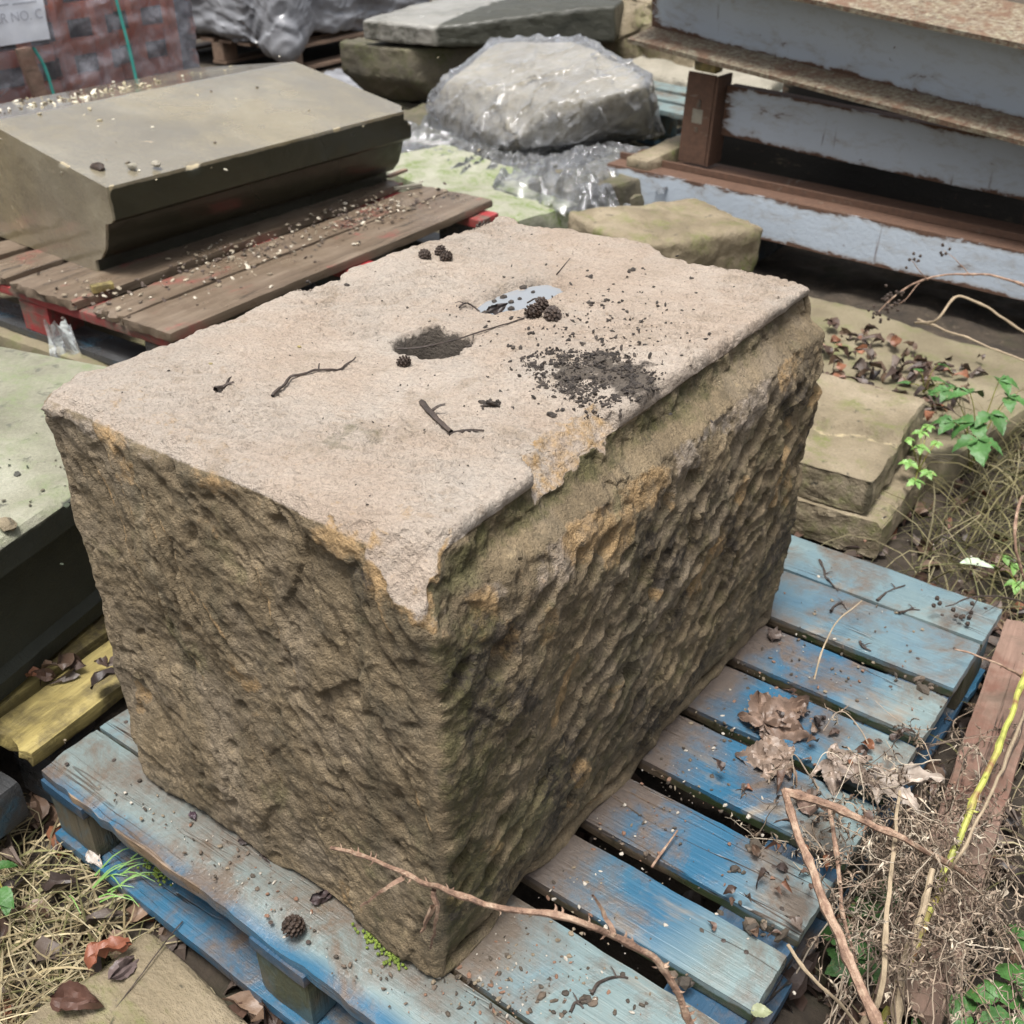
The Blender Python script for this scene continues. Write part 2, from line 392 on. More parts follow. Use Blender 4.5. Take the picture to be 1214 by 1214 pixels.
MAT['paletop'] = stone_mat('pale_topped_dark_stone', [(.17, .165, .135), (.27, .26, .225), (.34, .33, .30)], 5, .5, .45, spot=(.12, .11, .08), spotamt=.64, front=(.025, .025, .018), coat=.6)
MAT['flagstone'] = stone_mat('flat_buff_flagstone', [(.13, .105, .062), (.20, .168, .105), (.27, .23, .155)], 4, .4, .75, moss=(.10, .12, .03), mossamt=.6)

def steel_mat(name, base, rustlow=.62, lichen=False):
    m, t = newmat(name)
    n = t.noise(1, 8, .75, .4, t.sv((9., 9., 22.))); st = t.noise(1, 5, .6, .2, t.sv((26., 26., 2.2)))
    _, edge, _, _, _ = t.attr()
    c = t.mix(t.noise(2.2, 4), base, tuple(k*.78 for k in base))
    rust = t.mix(t.noise(60, 4, .7), (.045, .025, .018), (.15, .08, .048))
    f = t.mr(t.math('ADD', n, t.math('MULTIPLY', edge, .24)), rustlow, rustlow+.07)
    f = t.math('MAXIMUM', f, t.mr(st, .66, .72, 0, .8))
    sp = t.mr(t.noise(38, 5, .6), .70, .72); f = t.math('MAXIMUM', f, sp)
    c = t.mix(t.mr(t.math('ADD', n, t.math('MULTIPLY', edge, .24)), rustlow-.12, rustlow+.05, 0, .45), c, (.24, .19, .13))
    c = t.mix(f, c, rust)
    if lichen:
        l = t.mr(t.noise(60, 8, .8, .3), .40, .66, 0, .8); c = t.mix(l, c, t.mix(t.noise(50, 4), (.42, .40, .33), (.27, .27, .15)))
        l2 = t.mr(t.noise(14, 7, .7), .50, .60); c = t.mix(t.math('MULTIPLY', l2, .8), c, (.13, .07, .042))
    t.pin(Base_Color=c, Roughness=t.mix(f, (.42,)*3, (.85,)*3), Normal=t.bump(t.math('ADD', t.math('MULTIPLY', f, .5), t.noise(70, 4, .7)), .35 if not lichen else .8, .005))
    return m
MAT['steel'] = steel_mat('grey_blue_painted_steel', (.46, .52, .585))
MAT['steelrust'] = steel_mat('rusted_flange_steel', (.075, .055, .045), .46)
MAT['steellichen'] = steel_mat('lichen_crusted_flange', (.22, .19, .14), .50, True)
MAT['steeldark'] = steel_mat('dark_rusty_steel', (.012, .011, .010), .72)  # near black; on the backing beams it stands in for shade

def film_mat(name, tint=(.62, .64, .66), alpha=.35, rough=.11, sc=20):
    m, t = newmat(name)
    tr = t.nd('ShaderNodeBsdfTransparent', {'Color': (.93, .94, .95, 1)})
    n = t.noise(sc, 6, .65, .8); nb = t.bump(n, .4, .015)
    df_ = t.nd('ShaderNodeBsdfDiffuse', {'Color': t.mix(t.noise(sc*.4, 4), tint, tuple(k*.8 for k in tint))})
    gl_ = t.nd('ShaderNodeBsdfGlossy', {'Color': (.95, .96, 1., 1), 'Roughness': rough, 'Normal': nb})
    lw = t.nd('ShaderNodeLayerWeight', {'Blend': .35}); fr_ = t.nd('ShaderNodeFresnel', {'IOR': 1.55, 'Normal': nb})
    f = t.math('ADD', t.mr(n, .4, .72, alpha*.35, alpha*1.6), t.math('MULTIPLY', t.math('POWER', lw.outputs['Facing'], 2.), .3))
    mx = t.nd('ShaderNodeMixShader', {0: f}); t.t.links.new(tr.outputs[0], mx.inputs[1]); t.t.links.new(df_.outputs[0], mx.inputs[2])
    m2 = t.nd('ShaderNodeMixShader', {0: t.math('MULTIPLY', fr_.outputs[0], 1.1)}); t.t.links.new(mx.outputs[0], m2.inputs[1]); t.t.links.new(gl_.outputs[0], m2.inputs[2])
    t.t.links.new(m2.outputs[0], t.out.inputs[0]); return m
MAT['film'] = film_mat('clear_crumpled_film', alpha=.13)
MAT['shrink'] = film_mat('clear_shrink_film', tint=(.80, .80, .88), alpha=.22, rough=.13, sc=9)
MAT['greyfilm'] = simple_mat('grey_plastic_sheet', [(.12, .125, .14), (.20, .205, .22), (.27, .275, .29)], 3, .24, .15)
MAT['scrap'] = film_mat('white_plastic_scrap', tint=(.75, .8, .78), alpha=.62, sc=30)
MAT['terra'] = simple_mat('terracotta_clay', [(.58, .16, .08), (.68, .22, .12), (.72, .31, .19)], 9, .8, .3)
MAT['greyfill'] = simple_mat('grey_stone_fill', [(.07, .075, .085), (.20, .21, .235), (.34, .35, .37)], 16, .7, .6)
MAT['paper'] = simple_mat('white_printed_sheet', [(.70, .73, .80), (.80, .83, .88)], 8, .35, .12)
MAT['ink'] = simple_mat('grey_print', [(.30, .31, .36), (.38, .39, .44)], 30, .5, .0)
MAT['strap'] = simple_mat('green_strapping', [(.05, .33, .28), (.08, .42, .36)], 10, .4, .1)
MAT['cane_red'] = simple_mat('red_brown_cane', [(.11, .065, .045), (.25, .155, .105), (.42, .31, .22)], 70, .7, .7)
MAT['cane_pale'] = simple_mat('dry_pale_cane', [(.26, .2, .13), (.38, .3, .2)], 60, .75, .4)
MAT['cane_green'] = simple_mat('yellow_green_cane', [(.20, .20, .05), (.40, .42, .09), (.20, .09, .05)], 26, .5, .3)
MAT['twig'] = simple_mat('dark_wet_twig', [(.022, .016, .013), (.065, .046, .036)], 80, .6, .5)
MAT['cone'] = simple_mat('dark_cone', [(.022, .014, .010), (.06, .038, .026)], 160, .6, .5)
MAT['soilcrumb'] = simple_mat('black_soil_crumb', [(.012, .010, .009), (.04, .031, .025), (.09, .07, .055)], 230, .65, .8)
MAT['leafattr'] = attr_mat('dead_leaf', .5, 50, .5)
MAT['grassattr'] = attr_mat('dry_stalk', .75, 60, .1)
def green_mat(name, a, b):
    m, t = newmat(name); c = t.mix(t.noise(35, 4), a, b); t.vec()
    c = t.mix(t.math('MULTIPLY', t.rand, .45), c, tuple(k*.45 for k in a)); c = t.mix(t.mr(t.noise(55, 6, .7), .60, .68), c, (.16, .13, .05))
    t.pin(Base_Color=c, Roughness=.52, Normal=t.bump(t.noise(130, 4), .6, .003))
    return m
MAT['bramble_leaf'] = green_mat('bramble_leaf', (.035, .105, .022), (.075, .19, .045))
MAT['herb_leaf'] = green_mat('herb_leaf', (.13, .27, .06), (.22, .38, .10))
MAT['dark_leaf'] = green_mat('dark_green_leaf', (.025, .075, .02), (.06, .13, .035))  # darker green than the other leaves
MAT['moss'] = simple_mat('bright_moss', [(.09, .13, .02), (.2, .27, .04)], 60, .9, .8)
MAT['chips'] = attr_mat('stone_chip', .8, 80, .4)

def ground_mat():
    m, t = newmat('damp_soil')
    c = t.ramp(t.noise(9, 9, .7, .3), [(.3, (.022, .017, .012)), (.5, (.055, .041, .028)), (.7, (.10, .076, .052))])
    c = t.mix(t.mr(t.noise(40, 6, .7), .58, .7), c, (.14, .11, .075))
    c = t.mix(t.mr(t.noise(3, 5, .6), .55, .68, 0, .55), c, (.07, .075, .028))
    t.pin(Base_Color=c, Roughness=.85, Normal=t.bump(t.noise(60, 8, .75), .9, .02)); return m
MAT['ground'] = ground_mat()
mw, tw = newmat('still_water'); tw.pin(Base_Color=(.21, .225, .24), Roughness=.02); tw.p.inputs['IOR'].default_value = 1.33  # pale base colour stands in for the reflected sky
tw.p.inputs['Specular IOR Level'].default_value = .9
MAT['water'] = mw

# ------------------------------------------------------------------ setting: ground
def axis(lo, hi, a, b, st):
    return np.concatenate([np.linspace(lo, a, 14)[:-1], np.arange(a, b, st), np.linspace(b, hi, 14)])
gx, gy = axis(-80, 80, -3.2, 1.8, .03), axis(-80, 80, -1.2, 4.6, .03)
X, Y = np.meshgrid(gx, gy, indexing='ij'); P3 = np.stack([X.ravel(), Y.ravel(), np.zeros(X.size)], 1)
def ground_z(P):
    P = np.asarray(P, float).reshape(-1, 3)*[1, 1, 0]; return -.028+.02*fbm(P, 3, 3, 5)+.012*fbm(P, 16, 3, 9)
P3[:, 2] = ground_z(P3)
ii = (np.arange(len(gx)-1)[:, None]*len(gy)+np.arange(len(gy)-1)[None]).ravel()
g = mesh_obj('ground', P3, np.stack([ii, ii+len(gy), ii+len(gy)+1, ii+1], 1), MAT['ground']); tag(g, 'dark damp soil of the salvage yard', None, None, 'structure')

# ------------------------------------------------------------------ hero: the hewn sandstone block with two sockets
BW_, BD_, BH_, BZ = .572, .860, .60, .15
def hole(x, y, cx, cy, hx, hy, a, rnd, nz):
    ca, sa = math.cos(a), math.sin(a); u = (x-cx)*ca+(y-cy)*sa; v = -(x-cx)*sa+(y-cy)*ca
    qx, qy = np.abs(u)-hx+rnd, np.abs(v)-hy+rnd
    return np.hypot(np.maximum(qx, 0), np.maximum(qy, 0))+np.minimum(np.maximum(qx, qy), 0)-rnd+nz
def build_block():
    st = .0027
    V, Q = box_grid((BW_, BD_, BH_), (BW_/st, BD_/st, BH_/st)); V[:, 0] -= BW_
    lo, hi = np.array([-BW_, 0, 0]), np.array([0, BD_, BH_])
    rr = (np.clip(.016+.014*fbm(V, 7, 3, 1), .005, .05)+.012*sst(.05, .0, BH_-V[:, 2])*(sst(.06, .0, -V[:, 0])+1.3*sst(.06, .0, V[:, 1])))[:, None]
    c = np.clip(V, lo+rr, hi-rr); n = V-c; n /= np.linalg.norm(n, axis=1)[:, None]; p = c+n*rr
    wt = np.clip(n[:, 2], 0, 1)**2; wr = np.clip(n[:, 0], 0, 1)**2; wf = np.clip(-n[:, 1], 0, 1)**2
    s = BH_-p[:, 2]
    # left-hand (front) face: scored grooves, crisp spalls, small pits
    q = p.copy(); q[:, 1] = 0; fx, fz = p[:, 0]+.012*fbm(q, 9, 3, 24), p[:, 2]+.012*fbm(q, 9, 3, 25)
    a_, b_ = fx*.93+fz*.37, -fx*.37+fz*.93
    _, bd, f1 = cell2(a_*24, b_*9, 3); _, bd2, f2 = cell2(a_*52, b_*34, 5); _, _, f3 = cell2(fx*9, fz*7, 8)
    sp = sst(-.25, .35, fbm(q, 5, 2, 29))
    df = .013*fbm(q, 3.6, 3, 31)+.007*f3+(.0022*f1+.0011*f2)*(.15+.85*sp)
    och_l = np.zeros(len(p)); gr = random.Random(5)
    fm_ = np.where(wf > .3)[0]; A_, B_ = a_[fm_], b_[fm_]; acc = np.zeros(len(fm_)); ol = np.zeros(len(fm_))
    for k in range(34):
        gx0, gz0 = gr.uniform(-.56, -.02), gr.uniform(.04, .56); ga, gb = gx0*.93+gz0*.37, -gx0*.37+gz0*.93
        L_, w_, d_ = gr.uniform(.025, .11), gr.uniform(.0035, .008), gr.uniform(.003, .009)
        t_ = (B_-gb)/L_; e_ = A_-ga-.10*gr.uniform(-1, 1)*(B_-gb); env = np.clip(1-t_*t_, 0, 1)**.5
        acc -= d_*env*np.clip(1-np.abs(e_)/w_, 0, 1); acc += d_*.45*env*np.clip(1-np.abs(e_-w_*1.5)/(w_*.8), 0, 1)
        if k % 3 == 0: ol = np.maximum(ol, env*np.clip(1.2-np.abs(e_-w_*1.4)/(w_*.6), 0, 1))
    for k in range(210):
        gx0, gz0 = gr.uniform(-.56, -.01), gr.uniform(.01, .58); ga, gb = gx0*.93+gz0*.37, -gx0*.37+gz0*.93
        r1, r2 = gr.uniform(.003, .011), gr.uniform(.005, .018); e_ = np.hypot((A_-ga)/r1, (B_-gb)/r2); acc -= gr.uniform(.003, .010)*np.clip(1.15-e_, 0, 1)
    df[fm_] += acc; och_l[fm_] = ol
    df += .0022*fbm(q, 40, 3, 37)+.0016*fbm(q, 110, 2, 39)
    # right face: rebate under the lip, then a bulging face dressed with a pick, pits in slanting rows
    k = p.copy(); k[:, 0] = 0
    edge_n = .0035*fbm(k, 6, 4, 41)
    ss = s+edge_n
    prof = np.interp(ss, [-.02, 0, .018, .046, .052, .070, .10, .25, .45, .56, .62], [-.030, -.026, -.022, -.017, -.011, .014, .022, .020, .010, -.008, -.036])
    nearc = sst(.02, .17, p[:, 1]); prof = prof*nearc+(1-nearc)*np.interp(ss, [-.02, 0, .05, .12, .25, .45, .56, .62], [-.022, -.018, -.008, .008, .012, .006, -.008, -.036])
    low = sst(.085, .13, ss)
    b = fbm(k, 11, 3, 43); ky, kz = p[:, 1]+.010*fbm(k, 12, 3, 44), p[:, 2]+.010*fbm(k, 12, 3, 45)
    _, _, g1 = cell2(ky*30, kz*26, 13); _, _, g2 = cell2(ky*64, kz*58, 15); _, _, g3 = cell2(ky*8, kz*8, 17)
    dr = prof+low*(.005*b+.004*g3+.0016*g1+.0009*g2+.007*fbm(k, 4, 2, 49))
    rm_ = np.where(wr > .3)[0]; Y_, Z_ = ky[rm_], kz[rm_]; acc = np.zeros(len(rm_))
    for i_ in range(-14, 26):
        for j_ in range(-4, 20):
            u0, v0 = i_*.047+gr.gauss(0, .008), j_*.040+gr.gauss(0, .006)
            py_, pz_ = u0*.80-v0*.60+.1, u0*.60+v0*.80-.05
            if not (.02 < py_ < .85 and .03 < pz_ < .50): continue
            if gr.random() > (.88 if py_ > .22 else .35): continue
            an_ = .80+gr.gauss(0, .22); c0, s0 = math.cos(an_), math.sin(an_); r1, r2 = gr.uniform(.015, .026), gr.uniform(.010, .0155); d_ = gr.uniform(.012, .028)
            m_ = (np.abs(Y_-py_) < .03) & (np.abs(Z_-pz_) < .03); y_, z_ = Y_[m_]-py_, Z_[m_]-pz_
            u_, v_ = y_*c0+z_*s0, -y_*s0+z_*c0; e_ = np.hypot(u_/r1, v_/r2)*(1+.25*np.sign(v_)); acc[m_] = np.minimum(acc[m_], -d_*np.clip(1.05-e_*e_, 0, 1)**.85); acc[m_] += .0020*np.clip(1-np.abs(e_-1.25)*4, 0, 1)*(v_ < 0)
    dr[rm_] += acc*low[rm_]
    dr += .0024*fbm(k, 40, 3, 53)+.0016*fbm(k, 110, 2, 54)+(1-low)*(.0020*g2+.0034*g1+.0035*fbm(k, 24, 3, 56))
    soft = .45+.55*sst(.55, .95, np.maximum(np.maximum(wr, wf), wt))
    df *= soft; dr = prof+(dr-prof)*soft
    # top: flaky bedding, tiny terraces
    tq = p.copy(); tq[:, 2] = 0
    an = np.stack([(tq[:, 0]*.8+tq[:, 1]*.6)*16, (-tq[:, 0]*.6+tq[:, 1]*.8)*44, tq[:, 2]], 1)
    tt = fbm(an*[.7, .8, 1], 1, 5, 61, .5)*1.5+fbm(tq, 6, 3, 63)*1.3; fl = np.floor(tt); fr = tt-fl
    amp = sst(-.25, .5, fbm(tq, 5, 3, 65))
    dt = .006*fbm(tq, 3.2, 3, 67)+(.0010+.0052*amp)*(fl+sst(.90, 1, fr)-tt*.85)+.0011*fbm(tq, 70, 4, 69, .6)-.004*sst(.4, .75, fbm(an*[.8, 1.4, 1], 1, 3, 71))*amp
    wo = np.clip(1-wt-wr-wf, 0, 1)
    f1_, _, _ = cell2(tq[:, 0]*58, tq[:, 1]*58, 21); dt -= .0038*np.clip(1-f1_/.34, 0, 1)*sst(-.2, .4, fbm(tq, 7, 3, 74)); _, _, fc = cell2(an[:, 0]*1.3, an[:, 1]*1.0, 23); dt += .0021*fc*sst(-.1, .35, fbm(tq, 5, 3, 75))
    d = wt*dt+wr*dr+wf*df+wo*.012*fbm(p, 9, 4, 73)
    p = p+n*d[:, None]
    chip = np.zeros(len(p))
    # scoops broken out of the arrises (spheres), with ragged floors
    def scoop(cx, cy, cz, r, na=.006, colour=1., sd=1):
        nonlocal p, chip
        cc = np.array([cx, cy, cz]); v = p-cc; L = np.linalg.norm(v, axis=1)
        m = L < r+.03
        if not m.any(): return
        rr_ = r+na*fbm(p[m], 24, 4, 80+sd)+na*.3*fbm(p[m], 90, 2, 85+sd); ins = L[m] < rr_
        idx = np.where(m)[0][ins]
        p[idx] = cc+v[idx]/L[idx][:, None]*rr_[ins][:, None]; chip[idx] = np.maximum(chip[idx], colour)
    def plane(pt, nn, na=.004, colour=1., sd=1, box=None):
        nonlocal p, chip
        nn = np.array(nn, float); nn /= np.linalg.norm(nn); h = (p-np.array(pt))@nn
        m = np.where(h > -.02)[0]
        if box is not None: m = m[(np.abs(p[m]-np.array(box[0])) < np.array(box[1])).all(1)]
        hh = h[m]+na*fbm(p[m], 22, 4, 90+sd)+na*.3*fbm(p[m], 90, 2, 95+sd); ins = hh > 0; idx = m[ins]
        p[idx] -= nn*hh[ins][:, None]; chip[m] = np.maximum(chip[m], colour*sst(-.016, .004, hh+.006*fbm(p[m], 40, 3, 99)))
    # big shallow chip on the right arris
    w_ = .012*fbm(p*[1, 1, .3], 18, 3, 77)
    hh = (p-np.array([-.060, .27, BH_-.001]))@(np.array([.60, -.06, .80])/1.0018)+.004*fbm(p, 22, 3, 78)+.0015*fbm(p, 90, 2, 79)+.002*cell2(p[:, 0]*40, p[:, 1]*40, 4)[2]
    cm_ = (hh > 0) & (p[:, 1]+w_ > .185+.55*np.maximum(-p[:, 0], 0)) & (p[:, 1]+w_ < .352-.1*np.maximum(-p[:, 0], 0)) & (p[:, 2] > BH_-.07) & (p[:, 0] > -.12)
    p[cm_] -= hh[cm_][:, None]*(np.array([.60, -.06, .80])/1.0018); chip[cm_] = 1.
    # near corner and far corners knocked off
    plane((-.026, .024, BH_-.026), (.42, -.72, .62), .006, .8, 3)
    plane((-BW_+.03, .0, BH_-.006), (-.55, -.35, .9), .006, .6, 5)
    plane((-.01, BD_-.02, BH_-.012), (.6, .75, .5), .006, .3, 6)
    # bites along the front arris
    for cx, cz, r, cy in ((-.43, .05, .075, -.055), (-.30, .055, .085, -.062), (-.21, .06, .085, -.058), (-.12, .05, .085, -.058), (-.05, .055, .08, -.052), (-.36, .07, .10, -.085), (-.52, .05, .075, -.06)):
        scoop(cx, cy-.006, BH_+cz-.014, r, .009, .55, 10+int(-cx*100))
    for cy, r in ((.03, .07), (.10, .05), (.47, .05), (.55, .055), (.66, .05), (.78, .05)):
        scoop(.040, cy, BH_+.024, r, .005, .35, 40+int(cy*100))
    for cy, r in ((.2, .09), (.45, .1), (.62, .08), (.8, .1)):
        scoop(-BW_-.07, cy, BH_+.03, r, .008, .2, 60+int(cy*100))
    for cx, r in ((-.5, .1), (-.38, .08), (-.2, .11), (-.1, .06)):
        scoop(cx, BD_+.075, BH_+.035, r+.012, .008, .2, 70+int(-cx*100))
    # sockets cut down into the top
    up = (n[:, 2] > .55)
    x, y = p[:, 0], p[:, 1]; z2 = np.stack([x, y, 0*x], 1)
    e1 = hole(x, y, -.300, .374, .040, .041, .15, .02, .004*fbm(z2, 40, 3, 101))
    dep1 = .105*sst(.004, -.012, e1)*(.55+.45*sst(-.36, -.30, x))
    e2 = hole(x, y, -.318, .575, .036, .078, -.12, .03, .011*fbm(z2, 26, 4, 103))
    dep2 = .020*sst(.010, -.014, e2)+.006*sst(-.005, -.02, e2)*np.clip(fbm(z2, 45, 3, 105), -1, 1)
    p[up, 2] -= (dep1+dep2)[up]
    # masks: R pale top, G ochre, B algae and shade, A dirt and shade
    p[:, 0] -= .030*(np.clip(p[:, 2]/BH_, 0, 1))**1.6*np.clip(-p[:, 0]/BW_-.15, 0, 1)*(1-.85*np.clip(p[:, 1]/BD_, 0, 1))
    topm = np.maximum(sst(.10, .55, wt), wf*.52*sst(.075, .0, s+.035*fbm(q, 11, 4, 118)))
    topm = np.maximum(topm, .0)
    och = np.zeros(len(p)); fr2 = sst(.05, .5, fbm(k, 8, 4, 111))
    ledge = sst(.06, .075, ss)*sst(.16, .10, ss)
    topm = np.maximum(topm, wr*ledge*(.26+.26*sst(-.2, .4, fbm(k, 12, 3, 112)))); och = np.maximum(och, wr*ledge*(.34+.30*sst(-.2, .4, fbm(k, 9, 3, 113))))  # ledge paled and warmed in the colour to look lit
    och = np.maximum(och, wr*low*.66*sst(.30, .7, fbm(k, 6, 3, 115))*sst(-.1, .3, b))
    for (yy, zz, ry, rz, a, st_) in ((.205, .31, .013, .045, -.35, 1.), (.225, .345, .010, .03, -.45, 1.), (.10, .455, .02, .03, 0, .6), (.16, .44, .02, .03, 0, .5), (.75, .35, .012, .09, -.2, .6), (.8, .30, .01, .05, 0, .6), (.62, .38, .015, .03, 0, .6), (.30, .47, .04, .03, .5, .6)):
        dy, dz = p[:, 1]-yy, p[:, 2]-zz; u_, v_ = dy*math.cos(a)+dz*math.sin(a), -dy*math.sin(a)+dz*math.cos(a)
        och = np.maximum(och, wr*st_*sst(1.5, .6, np.hypot(u_/ry, v_/rz)))
    topband = sst(.13, .01, s+.05*fbm(q, 9, 3, 117))
    och = np.maximum(och, wf*topband*(1-.75*(chip > .7))*(.36+.42*sst(-.1, .5, fbm(q*[1, 1, .6], 10, 4, 119))))
    och = np.maximum(och, wf*.62*och_l); och = np.maximum(och, wf*.55*sst(.5, .85, fbm(q, 8, 4, 122)))
    alg_shade = np.zeros(len(p))
    corner = sst(.17, .03, np.hypot(p[:, 0]*.9, p[:, 1]*.8)+.03*fbm(p, 11, 3, 123))
    alg_shade = np.maximum(alg_shade, (wr+wo*.7)*corner*.66*sst(.03, .12, s))
    alg_shade = np.maximum(alg_shade, wr*(sst(.012, .026, ss)*sst(.066, .050, ss))*.62*sst(1.5, .3, p[:, 1]))
    alg_shade = np.maximum(alg_shade, wr*low*.44); alg_shade = np.maximum(alg_shade, wr*.5*sst(.35, .6, s)*sst(-.2, .4, fbm(k, 5, 3, 125)))
    alg_shade = np.maximum(alg_shade, wf*.5*sst(.42, .58, s)*sst(-.2, .4, fbm(q, 6, 3, 127)))
    dirt = (wr*.44+wf*.17)*np.ones(len(p)); dirt += wf*.36*sst(-.1, .4, fbm(q, 6, 3, 129))*sst(.5, .1, s); dirt += wr*low*.22*sst(0, .5, fbm(k, 7, 3, 131))  # right face darkened in the colour to look shaded
    dirt = np.maximum(dirt, wt*(.42*sst(.03, .0, np.abs(e1))+.30*sst(.03, .0, np.abs(e2))))
    dirt = np.maximum(dirt, wt*1.2*sst(.006, -.003, e1)); dirt = np.maximum(dirt, wt*.75*sst(-.006, -.02, e2))  # darker inside both sockets
    dirt = np.maximum(dirt, wt*.60*sst(.13, .02, np.hypot((x+.07)/1., (y-.42)/.75)+.06*fbm(z2, 16, 5, 133))*1.5)
    och = np.maximum(och, wt*.38*sst(.16, .0, y+.06*fbm(z2, 7, 3, 141))*(chip < .1))
    alg_shade = np.maximum(alg_shade, wt*.50*sst(.075, .0, np.hypot(x+.20, (y-.14)*.8)+.03*fbm(z2, 12, 3, 143)))
    cm = chip*(.7+.3*np.clip(fbm(p, 15, 3, 135), -1, 1))
    topm = np.clip(topm+cm*.62*(1-topm), 0, 1); bigm = 1.*(chip > .9); topm = np.maximum(topm, bigm*.9); nc = np.clip(chip/.8, 0, 1)*(chip < .85)*(np.hypot(p[:, 0], p[:, 1]) < .3); topm = np.maximum(topm, .70*sst(.35, 1, nc)); och = np.maximum(och, .62*sst(.05, .6, nc)*sst(1.3, .75, nc)*(wt < .9))
    big = 1.*(chip > .9)
    och = np.maximum(och, np.maximum(big*.52, cm*.40*(1-wt)*(1-big)*(cm < .6)))
    dirt *= (1-.8*np.clip(chip, 0, 1)*(wt < .9)); alg_shade *= (1-.75*np.clip(chip, 0, 1))
    o = mesh_obj('stone_block', p, Q, MAT['hero'], None, True, np.stack([topm, och, alg_shade, dirt], 1))
    o.location = (0, 0, BZ)
    tag(o, 'big rough hewn sandstone block with two sockets in its pale top, on blue pallet', 'stone')
    return p+[0, 0, BZ]
BP = build_block()
# height of the block's top, looked up on a grid
_hz = np.full((160, 220), -1.); _i = ((BP[:, 0]+.62)/.004).astype(int).clip(0, 159); _j = ((BP[:, 1]+.02)/.004).astype(int).clip(0, 219)
np.maximum.at(_hz, (_i, _j), BP[:, 2])
def topz(x, y):
    i, j = int((x+.62)/.004), int((y+.02)/.004)
    if not (0 <= i < 160 and 0 <= j < 220): return .74
    h = _hz[i, j]; return h if h > .5 else .745

# water standing in the rear socket
mb = MB(); n_ = 40; an = np.linspace(0, 2*PI, n_, endpoint=False)
ring = np.stack([.040*np.cos(an), .083*np.sin(an), 0*an], 1); ca, sa = math.cos(-.12), math.sin(-.12)
ring = ring@np.array([[ca, sa, 0], [-sa, ca, 0], [0, 0, 1]])
mb.add(np.concatenate([[[0, 0, 0]], ring]), np.stack([np.zeros(n_, int), 1+np.arange(n_), 1+(np.arange(n_)+1) % n_], 1))
o = mb.build('puddle', MAT['water'], None); o.location = (-.318, .575, .7375)
tag(o, 'shallow rainwater puddle in the rear socket of the big sandstone block', 'puddle')

# ------------------------------------------------------------------ pallets
def plank(size, seed, step=(.02, .012, .011), r=.003, split=0., end=0., ax=0, warp=.0015, amp=.0012):
    V, Q = rbox(size, step, r, amp, 14, seed)
    L = size[ax]; u = V[:, ax]/L
    V[:, 2] += warp*fbm(np.stack([u*2, u*0+seed, u*0], 1), 1, 2, seed)
    o = 1-ax if ax < 2 else 0
    if end:
        g_ = V*[1, 1, 1]; g_ = g_.copy(); g_[:, ax] = 0
        V[:, ax] += np.where(u > .5, 1, -1)*end*fbm(g_, 70, 3, seed+5)*sst(.44, .5, np.abs(u-.5))
    return V, Q
def board_mask(V, off, block=None, edge=None, seed=0):
    """R dirt round the block's foot, G bare splintered wood, B moss, dark board sides"""
    W = V+off; A = np.zeros((len(V), 4))
    if block:
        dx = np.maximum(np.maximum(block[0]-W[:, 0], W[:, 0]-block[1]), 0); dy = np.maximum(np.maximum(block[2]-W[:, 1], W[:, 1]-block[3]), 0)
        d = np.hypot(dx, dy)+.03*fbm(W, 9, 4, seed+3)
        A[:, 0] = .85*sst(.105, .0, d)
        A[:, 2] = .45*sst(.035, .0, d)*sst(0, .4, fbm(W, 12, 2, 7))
    return A

